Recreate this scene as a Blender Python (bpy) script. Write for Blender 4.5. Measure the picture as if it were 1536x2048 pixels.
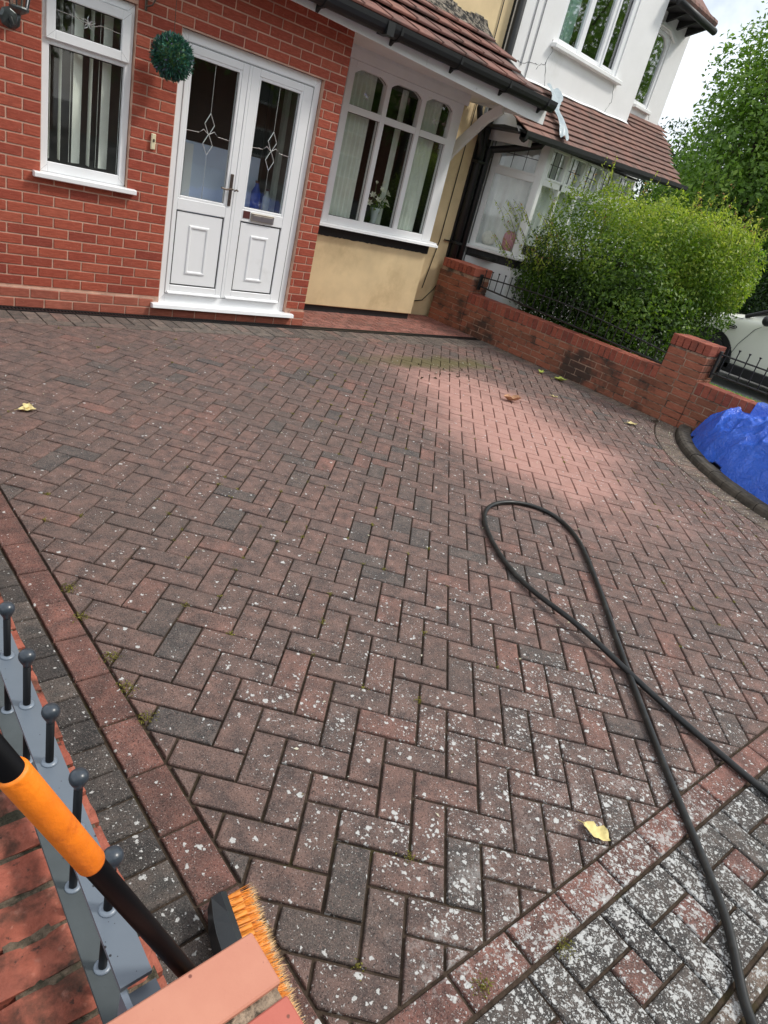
import bpy, math, random
import numpy as np
from mathutils import Vector, Matrix
random.seed(7); np.random.seed(7)
R = math.radians
scene = bpy.context.scene
for o in list(bpy.data.objects): bpy.data.objects.remove(o, do_unlink=True)
COL = scene.collection

# ------------------------------------------------------------------ camera, world, sun, exposure
cd = bpy.data.cameras.new('camera'); cam = bpy.data.objects.new('camera', cd); COL.objects.link(cam)
cd.sensor_fit = 'HORIZONTAL'; cd.sensor_width = 36.0; cd.lens = 36.0*1326.9/1536.0
cd.clip_start = 0.02; cd.clip_end = 600
_r = [[0.739, -0.631, 0.238], [-0.130, -0.480, -0.868], [0.662, 0.610, -0.436]]
_rx = Vector(_r[0]); _rz = Vector(_r[2]).normalized(); _rx = (_rx - _rz*_rx.dot(_rz)).normalized(); _ry = _rz.cross(_rx)
cam.matrix_world = Matrix(((_rx.x, -_ry.x, -_rz.x, 0), (_rx.y, -_ry.y, -_rz.y, 0), (_rx.z, -_ry.z, -_rz.z, 1.534), (0, 0, 0, 1)))
scene.camera = cam

SUN_DIR = Vector((0.62, -0.50, 0.95)).normalized()      # towards the sun
world = bpy.data.worlds.new('World'); scene.world = world; world.use_nodes = True
nt = world.node_tree; nt.nodes.clear()
wo = nt.nodes.new('ShaderNodeOutputWorld'); bg = nt.nodes.new('ShaderNodeBackground')
sky = nt.nodes.new('ShaderNodeTexSky'); sky.sky_type = 'NISHITA'; sky.sun_disc = False
sky.sun_elevation = math.asin(SUN_DIR.z); sky.sun_rotation = math.atan2(SUN_DIR.x, SUN_DIR.y)
sky.dust_density = 2.0; sky.ozone_density = 1.0
tc = nt.nodes.new('ShaderNodeTexCoord'); nz = nt.nodes.new('ShaderNodeTexNoise'); nz.inputs['Scale'].default_value = 2.2
nz.inputs['Detail'].default_value = 7; nz.inputs['Roughness'].default_value = 0.6
rp = nt.nodes.new('ShaderNodeValToRGB'); rp.color_ramp.elements[0].position = 0.34; rp.color_ramp.elements[1].position = 0.60
mx = nt.nodes.new('ShaderNodeMix'); mx.data_type = 'RGBA'
nt.links.new(tc.outputs['Generated'], nz.inputs['Vector']); nt.links.new(nz.outputs['Fac'], rp.inputs['Fac'])
nt.links.new(rp.outputs['Color'], mx.inputs['Factor']); nt.links.new(sky.outputs['Color'], mx.inputs['A'])
mx.inputs['B'].default_value = (11.6, 12.1, 12.6, 1)
nt.links.new(mx.outputs['Result'], bg.inputs['Color']); bg.inputs['Strength'].default_value = 0.10
nt.links.new(bg.outputs['Background'], wo.inputs['Surface'])
sd = bpy.data.lights.new('sun', 'SUN'); sd.energy = 1.9; sd.angle = R(9); sd.color = (1.0, 0.955, 0.88)
sun = bpy.data.objects.new('sun', sd); COL.objects.link(sun)
sun.rotation_euler = SUN_DIR.to_track_quat('Z', 'Y').to_euler(); sun.location = (8, -8, 14)
scene.view_settings.view_transform = 'Standard'; scene.view_settings.look = 'None'
scene.view_settings.exposure = 0.36; scene.view_settings.gamma = 1.0; scene.view_settings.use_curve_mapping = False

# ------------------------------------------------------------------ material helpers
class NT:
    def __init__(s, name):
        s.m = bpy.data.materials.new(name); s.m.use_nodes = True; s.t = s.m.node_tree; s.t.nodes.clear()
        s.out = s.t.nodes.new('ShaderNodeOutputMaterial')
        g = s.t.nodes.new('ShaderNodeNewGeometry'); s.pos = g.outputs['Position']
    def n(s, typ, **kw):
        nd = s.t.nodes.new(typ)
        for k, v in kw.items():
            if k in nd.inputs: s.set(nd.inputs[k], v)
            else: setattr(nd, k, v)
        return nd
    def set(s, inp, v):
        if isinstance(v, bpy.types.NodeSocket): s.t.links.new(v, inp)
        elif isinstance(v, (tuple, list)) and len(v) == 3 and inp.type == 'RGBA': inp.default_value = (*v, 1)
        else: inp.default_value = v
    def noise(s, scale, detail=4, rough=.55, vec=None, dist=0):
        return s.n('ShaderNodeTexNoise', Scale=scale, Detail=detail, Roughness=rough, Distortion=dist, Vector=vec or s.pos).outputs['Fac']
    def vor(s, scale, vec=None, feature='F1'):
        return s.n('ShaderNodeTexVoronoi', feature=feature, Scale=scale, Vector=vec or s.pos)
    def ramp(s, fac, pts):
        r = s.n('ShaderNodeValToRGB', Fac=fac); e = r.color_ramp.elements
        while len(e) < len(pts): e.new(0.5)
        for i, (p, c) in enumerate(pts):
            e[i].position = p; e[i].color = (*c, 1) if isinstance(c, tuple) else (c, c, c, 1)
        return r.outputs['Color']
    def mix(s, fac, a, b, mode='MIX'):
        m = s.n('ShaderNodeMix', data_type='RGBA', blend_type=mode); s.set(m.inputs['Factor'], fac)
        s.set(m.inputs['A'], a); s.set(m.inputs['B'], b); return m.outputs['Result']
    def math(s, op, a, b=0.0, c=None, clamp=False):
        m = s.n('ShaderNodeMath', operation=op, use_clamp=clamp); s.set(m.inputs[0], a); s.set(m.inputs[1], b)
        if c is not None: s.set(m.inputs[2], c)
        return m.outputs[0]
    def smooth(s, v, lo, hi):
        m = s.n('ShaderNodeMapRange', interpolation_type='SMOOTHSTEP'); s.set(m.inputs[0], v)
        m.inputs[1].default_value = lo; m.inputs[2].default_value = hi; return m.outputs[0]
    def xyz(s):
        q = s.n('ShaderNodeSeparateXYZ', Vector=s.pos); return q.outputs
    def bump(s, h, strength=.3, dist=.01):
        return s.n('ShaderNodeBump', Height=h, Strength=strength, Distance=dist).outputs['Normal']
    def bsdf(s, col, rough=.6, normal=None, metal=0.0, spec=.5, coat=0, trans=0.0):
        b = s.n('ShaderNodeBsdfPrincipled'); s.set(b.inputs['Base Color'], col); s.set(b.inputs['Roughness'], rough)
        b.inputs['Metallic'].default_value = metal; b.inputs['Specular IOR Level'].default_value = spec
        b.inputs['Coat Weight'].default_value = coat; b.inputs['Transmission Weight'].default_value = trans
        if normal is not None: s.set(b.inputs['Normal'], normal)
        s.t.links.new(b.outputs[0], s.out.inputs['Surface']); return b
def sc(c, k): return tuple(min(1, x*k) for x in c)
def pmat(name, c, rough=.6, var=.2, scale=6, bscale=60, bstr=.15, rand=None, dirt=None, metal=0.0, spec=.5, coat=0, bdist=.004):
    t = NT(name)
    f = t.noise(scale, 5)
    if rand:
        oi = t.n('ShaderNodeObjectInfo').outputs['Random']
        base = t.ramp(oi, [(i/(len(rand)-1), k) for i, k in enumerate(rand)])
        col = t.mix(f, t.mix(1, base, (1-var,)*3, 'MULTIPLY'), t.mix(1, base, (1+var,)*3, 'MULTIPLY'))
    else: col = t.ramp(f, [(.3, sc(c, 1-var)), (.7, sc(c, 1+var))])
    if dirt:
        dc, ds, lo, hi = dirt; col = t.mix(t.smooth(t.noise(ds, 6, .65), lo, hi), col, dc)
    nrm = t.bump(t.noise(bscale, 6, .6), bstr, bdist) if bstr else None
    t.bsdf(col, rough, nrm, metal, spec, coat); return t.m

def paver_mat(name, ramp_pts, wash=True, lich=1.0, fibc=(.30, .195, .165), grime=(.098, .084, .074)):
    t = NT(name); x, y, z = t.xyz()
    rnd = t.n('ShaderNodeAttribute', attribute_name='rnd').outputs['Fac']
    col = t.ramp(rnd, ramp_pts)
    big = t.noise(1.3, 4, .6); mid = t.noise(14, 6, .7); fine = t.noise(330, 3, .7); fib = t.noise(120, 4, .75, dist=1.5)
    col = t.mix(t.smooth(mid, .32, .70), t.mix(1, col, (.56, .58, .60), 'MULTIPLY'), t.mix(1, col, (1.42, 1.22, 1.14), 'MULTIPLY'))
    col = t.mix(t.math('MULTIPLY', t.smooth(big, .45, .75), .55), col, grime)
    col = t.mix(t.math('MULTIPLY', t.smooth(fib, .48, .68), .50), col, fibc)
    col = t.mix(t.math('MULTIPLY', t.smooth(fine, .36, .22), .0), col, (.02, .018, .018))
    col = t.mix(t.math('MULTIPLY', t.smooth(t.noise(210, 3, .6), .46, .34), .85), col, (.025, .02, .02))
    col = t.mix(t.math('MULTIPLY', t.smooth(fine, .58, .70), .75), col, (.52, .44, .40))
    if wash:   # the patch where the algae has been cleaned off
        px_ = t.math('SUBTRACT', x, 4.52); py_ = t.math('SUBTRACT', y, 3.05)
        u = t.math('ADD', t.math('MULTIPLY', px_, .93), t.math('MULTIPLY', py_, -.36)); v = t.math('ADD', t.math('MULTIPLY', px_, .36), t.math('MULTIPLY', py_, .93))
        d = t.math('SQRT', t.math('ADD', t.math('POWER', t.math('ABSOLUTE', t.math('DIVIDE', u, .72)), 2.0), t.math('POWER', t.math('ABSOLUTE', t.math('DIVIDE', v, 1.55)), 2.0)))
        d = t.math('ADD', d, t.math('ADD', t.math('MULTIPLY', t.math('SUBTRACT', t.noise(1.4, 4), .5), 1.3), t.math('ADD', t.math('MULTIPLY', t.math('SUBTRACT', t.noise(11, 5, .7), .5), .8), t.math('MULTIPLY', t.math('SUBTRACT', rnd, .5), .28))))
        w = t.math('MULTIPLY', t.smooth(d, 1.50, .35), .86)
        col = t.mix(w, col, t.mix(t.noise(9, 4), (.44, .225, .185), (.60, .36, .305)))
        # green film near the house end of the right wall
        gx = t.math('SUBTRACT', x, 5.15); gy = t.math('SUBTRACT', y, 4.62)
        gd = t.math('SQRT', t.math('ADD', t.math('POWER', t.math('ABSOLUTE', t.math('DIVIDE', gx, 1.1)), 2.0), t.math('POWER', t.math('ABSOLUTE', t.math('DIVIDE', gy, .22)), 2.0)))
        gd = t.math('ADD', gd, t.math('MULTIPLY', t.math('SUBTRACT', t.noise(4, 4), .5), 1.6))
        col = t.mix(t.math('MULTIPLY', t.smooth(gd, 1.3, .3), .8), col, (.125, .112, .045))
    # lichen spots
    dv = t.n('ShaderNodeVectorMath', operation='ADD'); t.set(dv.inputs[0], t.pos)
    nc = t.n('ShaderNodeTexNoise', Scale=85.0, Detail=4.0, Vector=t.pos)
    sv = t.n('ShaderNodeVectorMath', operation='SCALE'); t.set(sv.inputs[0], nc.outputs['Color']); sv.inputs['Scale'].default_value = .020
    t.set(dv.inputs[1], sv.outputs[0]); P = dv.outputs[0]
    near = t.math('MULTIPLY', t.smooth(y, 2.0, .3), t.math('ADD', t.math('MULTIPLY', t.math('MULTIPLY', t.smooth(x, .75, 1.25), t.smooth(x, 3.0, 1.9)), .72), .34))
    far = t.smooth(y, 6.0, 1.2)
    hot = t.math('MULTIPLY', t.smooth(y, .62, .12), t.math('MULTIPLY', t.smooth(x, .78, 1.1), t.smooth(x, 2.6, 1.6)))
    patch = t.smooth(t.noise(3.2, 3, .6), .34, .66)
    den = t.math('ADD', t.math('MULTIPLY', far, .045), t.math('ADD', t.math('MULTIPLY', t.math('MULTIPLY', near, patch), .60), t.math('MULTIPLY', hot, .42)))
    den = t.math('MULTIPLY', den, lich)
    tot = None
    for scl, rad, k in ((40.0, .27, .55), (55.0, .26, .8), (95.0, .27, 1.0), (170.0, .24, 1.0)):
        vn = t.vor(scl, P); cs = t.n('ShaderNodeSeparateColor', Color=vn.outputs['Color'])
        on = t.math('LESS_THAN', cs.outputs[0], t.math('MULTIPLY', den, k))
        rr = t.math('MULTIPLY', t.math('ADD', t.math('MULTIPLY', cs.outputs[1], .9), .45), rad)
        sp = t.math('MULTIPLY', on, t.smooth(t.math('SUBTRACT', vn.outputs['Distance'], rr), .05, -.03))
        tot = sp if tot is None else t.math('MAXIMUM', tot, sp)
    if lich > 0:
        big_l = t.math('MULTIPLY', t.smooth(t.math('ADD', t.noise(60, 5, .75, vec=P), t.math('MULTIPLY', t.math('SUBTRACT', t.noise(7, 3), .5), .5)), .57, .595), t.math('MULTIPLY', hot, .9))
        tot = t.math('MAXIMUM', tot, t.math('MULTIPLY', big_l, lich))
    tot = t.math('MINIMUM', tot, 1.0)
    col = t.mix(t.math('MULTIPLY', tot, .93), col, t.mix(t.noise(90, 3), (.50, .51, .50), (.74, .74, .72)))
    h = t.math('ADD', t.math('ADD', t.math('MULTIPLY', t.noise(160, 6, .7), 1.0), t.math('MULTIPLY', mid, 1.2)), t.math('MULTIPLY', tot, .25))
    t.bsdf(col, .82, t.bump(h, .8, .008), spec=.3); return t.m

M = {}
M['paver'] = paver_mat('paver_concrete', [(0, (.098, .097, .095)), (.05, (.112, .104, .098)), (.10, (.148, .114, .104)), (.50, (.168, .122, .109)), (.88, (.182, .124, .109)), (1, (.225, .130, .110))])
M['paver_red'] = paver_mat('paver_red', [(0, (.150, .084, .072)), (.5, (.190, .100, .086)), (1, (.23, .120, .100))], wash=False, lich=.9)
M['paver_grey'] = paver_mat('paver_charcoal', [(0, (.055, .055, .055)), (.5, (.085, .082, .078)), (1, (.115, .108, .100))], wash=False, lich=1.25, fibc=(.16, .155, .145), grime=(.04, .038, .034))
M['paver_house'] = paver_mat('paver_weathered', [(0, (.105, .098, .088)), (.6, (.165, .155, .135)), (.9, (.20, .16, .14)), (1, (.25, .16, .13))], wash=False, lich=.3)
M['paver_clean'] = paver_mat('paver_clean_red', [(0, (.24, .10, .08)), (.5, (.30, .13, .105)), (1, (.36, .17, .14))], wash=False, lich=.1)
def joint_mat():
    t = NT('joint_sand'); x, y, z = t.xyz()
    c = t.ramp(t.noise(40, 6, .7), [(.3, (.036, .026, .019)), (.6, (.085, .062, .046)), (.8, (.15, .115, .085))])
    g = t.math('MULTIPLY', t.smooth(t.noise(2.2, 5, .7), .50, .72), t.smooth(t.noise(30, 3), .4, .6))
    c = t.mix(t.math('MULTIPLY', g, .7), c, (.060, .055, .016))
    t.bsdf(c, .95, t.bump(t.noise(220, 5, .7), .8, .006), spec=.1); return t.m
M['joint'] = joint_mat()
M['soil'] = pmat('soil', (.05, .04, .03), .95, .4, 8, 80, .6)
M['asphalt'] = pmat('asphalt', (.10, .10, .10), .9, .15, 20, 200, .4)
BR = [(.275, .056, .037), (.355, .076, .046), (.41, .094, .055), (.375, .082, .049), (.33, .066, .041), (.44, .112, .066)]
def brick_mat(name, rand, dirt=None, bstr=.5, grad=None):
    t = NT(name); oi = t.n('ShaderNodeObjectInfo').outputs['Random']
    base = t.ramp(oi, [(i/(len(rand)-1), k) for i, k in enumerate(rand)])
    mp = t.n('ShaderNodeMapping'); t.set(mp.inputs['Vector'], t.pos); mp.inputs['Scale'].default_value = (14, 14, 90)
    st = t.n('ShaderNodeTexNoise', Scale=1.0, Detail=5.0, Roughness=.7, Vector=mp.outputs[0]).outputs['Fac']
    col = t.mix(t.smooth(st, .35, .7), t.mix(1, base, (.80, .76, .74), 'MULTIPLY'), t.mix(1, base, (1.12, 1.18, 1.2), 'MULTIPLY'))
    col = t.mix(t.math('MULTIPLY', t.smooth(t.noise(70, 4), .62, .75), .35), col, (.60, .30, .22))
    if dirt:
        for dc, ds, lo, hi, am in dirt: col = t.mix(t.math('MULTIPLY', t.smooth(t.noise(ds, 6, .65), lo, hi), am), col, dc)
    t.bsdf(col, .8, t.bump(t.math('ADD', st, t.noise(150, 4)), bstr, .004), spec=.3); return t.m
M['brick'] = brick_mat('facing_brick', BR, [((.16, .050, .038), 4, .55, .80, .55), ((.50, .24, .17), 26, .66, .80, .4)])
M['plinth_brick'] = brick_mat('plinth_brick', [(.38, .11, .075), (.45, .14, .09), (.33, .09, .06)], [((.12, .07, .05), 3, .5, .8, .5)])
M['wall_brick'] = brick_mat('garden_wall_brick', [(.22, .085, .052), (.30, .115, .068), (.36, .125, .075), (.27, .10, .062)], [((.050, .036, .030), 1.5, .46, .60, .92), ((.13, .09, .055), 9, .5, .8, .5)])
M['coping_brick'] = brick_mat('coping_brick', [(.27, .075, .050), (.36, .105, .066), (.30, .085, .055), (.22, .062, .045)], [((.12, .05, .035), 5, .48, .75, .7), ((.62, .50, .44), 7, .68, .76, .7)])
M['near_coping'] = brick_mat('near_coping_brick', [(.33, .095, .060), (.40, .120, .078), (.30, .080, .052)], [((.060, .032, .022), 8, .46, .64, .92), ((.42, .20, .15), 24, .56, .75, .6), ((.035, .025, .02), 45, .60, .68, .8)], .8)
def pier_mat():
    t = NT('pier_cap_brick'); oi = t.n('ShaderNodeObjectInfo').outputs['Random']
    c = t.mix(t.noise(18, 5, .6), (.47, .185, .125), (.57, .26, .175)); c = t.mix(t.smooth(t.noise(60, 3), .66, .72), c, (.30, .10, .07))
    c = t.mix(t.smooth(oi, .5, .51), c, t.mix(t.noise(20, 5), (.42, .105, .075), (.50, .15, .11)))
    vv = t.vor(95); q = t.n('ShaderNodeSeparateColor', Color=vv.outputs['Color']).outputs[0]
    c = t.mix(t.math('MULTIPLY', t.math('LESS_THAN', q, .07), t.smooth(vv.outputs['Distance'], .28, .16)), c, (.20, .07, .05))
    t.bsdf(c, .62, t.bump(t.noise(260, 5), .16, .002), spec=.4); return t.m
M['pier_cap'] = pier_mat()
M['mortar'] = pmat('pale_mortar', (.54, .335, .25), .9, .25, 10, 120, .7, dirt=((.34, .20, .15), 5, .55, .75))
M['mortar_dark'] = pmat('old_mortar', (.36, .24, .17), .95, .4, 12, 120, .7, dirt=((.06, .05, .04), 6, .45, .6))
M['mortar_sand'] = pmat('sandy_mortar', (.36, .27, .19), .95, .4, 50, 160, 1.0, dirt=((.07, .055, .035), 38, .50, .62), bdist=.01)
M['mortar_near'] = pmat('mossy_mortar', (.17, .125, .085), .95, .55, 60, 160, 1.0, dirt=((.045, .04, .022), 25, .42, .6), bdist=.01)
M['upvc'] = pmat('white_upvc', (.85, .86, .87), .32, .02, 3, 40, 0, dirt=((.66, .66, .64), 2.5, .6, .9))
M['white_paint'] = pmat('white_paint', (.84, .85, .84), .55, .04, 5, 60, .12, dirt=((.45, .44, .42), 9, .64, .80))
M['render_white'] = pmat('white_render', (.84, .84, .835), .8, .03, 3, 160, .35, dirt=((.68, .665, .63), 1.4, .56, .82))
M['render_cream'] = pmat('cream_render', (.74, .575, .335), .85, .10, 3, 200, .6, dirt=((.56, .42, .23), 1.7, .50, .78))
M['seal'] = pmat('black_gasket', (.015, .015, .016), .5, .1, 5, 40, 0)
M['groove'] = pmat('grey_joint_line', (.30, .31, .32), .6, .1, 5, 40, 0)
M['black_plastic'] = pmat('black_plastic', (.008, .009, .010), .5, .2, 10, 40, .05, dirt=((.04, .04, .035), 8, .6, .85))
M['black_paint'] = pmat('black_paint', (.016, .016, .017), .6, .2, 10, 80, .3)
M['tile'] = pmat('roof_tile', (.2, .1, .07), .85, .28, 14, 160, .5, rand=[(.15, .085, .074), (.20, .098, .082), (.26, .118, .092), (.18, .11, .098), (.30, .125, .090)], dirt=((.075, .055, .048), 5, .46, .74))
M['small_tile'] = pmat('plain_tile', (.2, .1, .07), .85, .22, 14, 160, .4, rand=[(.185, .105, .085), (.225, .115, .090), (.165, .095, .080), (.26, .135, .105)], dirt=((.10, .075, .06), 5, .48, .75))
M['flashing'] = pmat('mortar_flashing', (.25, .22, .18), .95, .5, 14, 60, 1.0, dirt=((.018, .018, .018), 16, .44, .56), bdist=.03)
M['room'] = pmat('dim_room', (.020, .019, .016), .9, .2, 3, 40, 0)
M['porch_room'] = pmat('porch_room_paint', (.20, .185, .165), .9, .3, 1.5, 40, 0)
M['blind'] = pmat('vertical_blind_fabric', (.86, .88, .80), .8, .05, 8, 200, .1)
M['curtain'] = pmat('pleated_curtain', (.74, .78, .70), .85, .08, 8, 200, .1)
M['net'] = pmat('net_curtain', (.80, .82, .80), .9, .12, 3, 200, .1)
M['inner_door'] = pmat('inner_door_paint', (.60, .68, .84), .5, .05, 4, 40, 0)
M['bronze'] = pmat('antique_bronze', (.13, .10, .08), .35, .2, 20, 80, .1, metal=.7)
M['nickel'] = pmat('brushed_nickel', (.42, .38, .30), .32, .1, 20, 80, .05, metal=.9)
M['brown_plate'] = pmat('brown_sticker', (.10, .03, .025), .4, .2, 20, 80, 0)
M['lead'] = pmat('bevel_strip', (.78, .80, .78), .22, .05, 20, 80, 0, metal=.6)
M['came'] = pmat('lead_came', (.06, .06, .06), .6, .1, 20, 80, 0)
M['bell'] = pmat('cream_bell', (.74, .66, .44), .4, .05, 20, 80, 0)
M['lamp_metal'] = pmat('lamp_metal', (.075, .085, .085), .3, .3, 20, 80, .1, metal=.5)
M['rail'] = pmat('rail_paint', (.165, .20, .245), .36, .07, 20, 300, .04, spec=.7)
def rail_mat():
    t = NT('rail_bar_paint'); c = t.mix(t.noise(12, 4), (.105, .130, .160), (.145, .172, .205))
    for s_, th in ((70, .20), (160, .13)):
        v = t.vor(s_); q = t.n('ShaderNodeSeparateColor', Color=v.outputs['Color'])
        f = t.math('MULTIPLY', t.math('LESS_THAN', q.outputs[0], th), t.smooth(v.outputs['Distance'], .16, .11)); c = t.mix(f, c, (.012, .012, .014))
    t.bsdf(c, .38, t.bump(t.noise(200, 4), .05, .001), spec=.6); return t.m
M['rail_bar'] = rail_mat()
M['post'] = pmat('rail_post_paint', (.006, .007, .009), .45, .15, 20, 200, .05, spec=.18)
M['rail_low'] = pmat('rail_bar_shaded', (.070, .082, .086), .6, .2, 9, 200, .05, dirt=((.02, .02, .02), 30, .62, .7), spec=.3)  # shade on the lower bar put into its colour, with random dark specks
M['ball'] = pmat('finial_paint', (.032, .042, .055), .30, .15, 20, 200, .06, spec=.6)
M['handle'] = pmat('broom_handle', (.004, .004, .005), .42, .1, 20, 80, .02, spec=.10)
M['orange'] = pmat('orange_sleeve', (.92, .215, .010), .46, .16, 30, 160, .3, dirt=((.62, .13, .01), 26, .56, .74))
M['bristle'] = pmat('orange_bristle', (.92, .32, .045), .5, .25, 60, 80, 0)
M['bristle_tip'] = pmat('worn_bristle_tip', (.74, .50, .25), .7, .35, 60, 80, 0)
M['broom_block'] = pmat('broom_block', (.022, .026, .030), .32, .1, 20, 120, .05)
def hose_mat():
    t = NT('rubber_hose'); c = t.mix(t.smooth(t.noise(16, 5, .7), .45, .75), (.007, .008, .008), (.030, .030, .027))
    t.bsdf(c, t.ramp(t.noise(30, 4), [(.3, .34), (.7, .6)]), t.bump(t.noise(120, 4), .15, .002)); return t.m
M['hose'] = hose_mat()
def tarp_mat():
    t = NT('blue_tarpaulin'); c = t.mix(t.noise(5, 6, .6), (.005, .070, .55), (.014, .165, .86))
    c = t.mix(t.math('MULTIPLY', t.smooth(t.noise(26, 5, .75, dist=2), .60, .80), .6), c, (.20, .36, .85))
    v = t.vor(9, feature='F1').outputs['Distance']; h = t.math('ADD', t.math('MULTIPLY', v, .6), t.noise(20, 6, .7, dist=1.2))
    t.bsdf(c, .26, t.bump(h, 1.0, .022), spec=1.0); return t.m
M['tarp'] = tarp_mat()
M['kerb'] = pmat('weathered_kerb', (.082, .070, .056), .95, .4, 14, 120, .8, dirt=((.032, .028, .022), 4, .45, .7))
M['edge'] = paver_mat('paver_edge_grey', [(0, (.135, .118, .098)), (.6, (.185, .160, .130)), (1, (.22, .165, .135))], wash=False, lich=.9)
M['yellow_leaf'] = pmat('dry_yellow_leaf', (.72, .60, .26), .7, .2, 60, 60, .4)
M['pale_leaf'] = pmat('dry_pale_leaf', (.66, .55, .26), .7, .2, 60, 60, .4)
M['brown_leaf'] = pmat('dry_brown_leaf', (.45, .24, .13), .7, .25, 60, 60, .4)
M['green_leaf'] = pmat('fallen_green_leaf', (.45, .50, .10), .7, .2, 60, 60, .4)
M['car_paint'] = pmat('cream_car_paint', (.90, .91, .80), .35, .02, 2, 40, 0, coat=.3)
M['car_black'] = pmat('car_trim', (.018, .018, .02), .5, .2, 10, 60, .1)
M['tyre'] = pmat('tyre_rubber', (.02, .02, .02), .85, .2, 30, 60, .2)
M['chrome'] = pmat('chrome', (.7, .7, .7), .12, .02, 4, 40, 0, metal=1)
M['car_glass'] = pmat('car_glass', (.03, .06, .055), .05, .05, 2, 40, 0, spec=.8)
M['pink'] = pmat('pink_ceramic', (.62, .27, .30), .35, .08, 10, 60, .1)
M['cream_ceramic'] = pmat('cream_ceramic', (.72, .70, .62), .4, .12, 30, 60, .1)
M['petal'] = pmat('lily_petal', (.80, .80, .66), .6, .08, 30, 60, .1)
M['stem_green'] = pmat('stem_green', (.05, .13, .03), .6, .3, 20, 60, .1)
M['blue_bottle'] = pmat('blue_plastic', (.02, .05, .30), .4, .1, 10, 60, 0)
M['clear_plastic'] = pmat('milky_plastic', (.45, .50, .50), .25, .1, 20, 60, .1)
M['sheet'] = pmat('plastic_sheet', (.40, .47, .50), .3, .12, 14, 40, .5)
M['crack'] = pmat('crack_shadow', (.25, .25, .25), .9, .2, 20, 60, 0)
M['bark'] = pmat('bark', (.055, .042, .030), .9, .4, 20, 60, .8)
M['grass'] = pmat('moss_grass', (.20, .26, .045), .8, .4, 30, 60, .4)
M['house_across'] = pmat('far_brick', (.30, .13, .09), .9, .2, 3, 60, .1)
def glass_mat(name, tint=(.97, .985, .98), boost=1.0, ior=1.52):
    t = NT(name); fr = t.n('ShaderNodeFresnel', IOR=ior).outputs[0]
    tr = t.n('ShaderNodeBsdfTransparent'); tr.inputs[0].default_value = (*tint, 1)
    nb = t.bump(t.noise(1.6, 2), .05, .01)
    gl = t.n('ShaderNodeBsdfGlossy', Roughness=.02, Normal=nb); gl.inputs['Color'].default_value = (1, 1, 1, 1)
    ms = t.n('ShaderNodeMixShader'); bf = t.n('ShaderNodeNewGeometry').outputs['Backfacing']; t.set(ms.inputs[0], t.math('MULTIPLY', t.math('MULTIPLY', fr, boost, clamp=True), t.math('SUBTRACT', 1.0, bf)))
    t.t.links.new(tr.outputs[0], ms.inputs[1]); t.t.links.new(gl.outputs[0], ms.inputs[2]); t.t.links.new(ms.outputs[0], t.out.inputs['Surface']); return t.m
M['glass'] = glass_mat('window_glass', boost=1.9)
M['glass_up'] = glass_mat('upper_window_glass', (.75, .85, .83), 4.5)
M['vase_glass'] = glass_mat('vase_glass', (.62, .75, .70), 2.0)
def leaf_mat(name, pts, trans=.35, rough=.45):
    t = NT(name); a = t.n('ShaderNodeAttribute', attribute_name='rnd').outputs['Fac']; c = t.ramp(a, pts)
    b = t.n('ShaderNodeBsdfPrincipled'); t.set(b.inputs['Base Color'], c); b.inputs['Roughness'].default_value = rough; b.inputs['Specular IOR Level'].default_value = .35
    tl = t.n('ShaderNodeBsdfTranslucent'); t.set(tl.inputs['Color'], t.mix(1, c, (1.5, 1.7, .7), 'MULTIPLY'))
    ms = t.n('ShaderNodeMixShader'); ms.inputs[0].default_value = trans
    t.t.links.new(b.outputs[0], ms.inputs[1]); t.t.links.new(tl.outputs[0], ms.inputs[2]); t.t.links.new(ms.outputs[0], t.out.inputs['Surface']); return t.m
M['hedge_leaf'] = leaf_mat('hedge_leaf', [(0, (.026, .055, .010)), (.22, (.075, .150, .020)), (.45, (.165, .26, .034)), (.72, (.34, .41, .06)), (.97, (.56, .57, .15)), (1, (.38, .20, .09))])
M['tree_leaf'] = leaf_mat('tree_leaf', [(0, (.045, .095, .018)), (.5, (.15, .26, .045)), (1, (.33, .44, .085))])
M['bright_leaf'] = leaf_mat('bright_leaf', [(0, (.10, .24, .015)), (.6, (.20, .40, .03)), (1, (.32, .52, .06))])
M['dark_leaf'] = leaf_mat('dark_leaf', [(0, (.012, .030, .010)), (.6, (.028, .062, .016)), (1, (.06, .11, .025))], .25)
M['topiary'] = leaf_mat('topiary_leaf', [(0, (.020, .055, .060)), (.55, (.035, .13, .095)), (.85, (.055, .19, .12)), (1, (.13, .10, .22))], .1)
M['moss'] = leaf_mat('moss_leaf', [(0, (.10, .085, .02)), (.6, (.20, .19, .035)), (1, (.36, .32, .07))], .2, .8)

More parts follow.
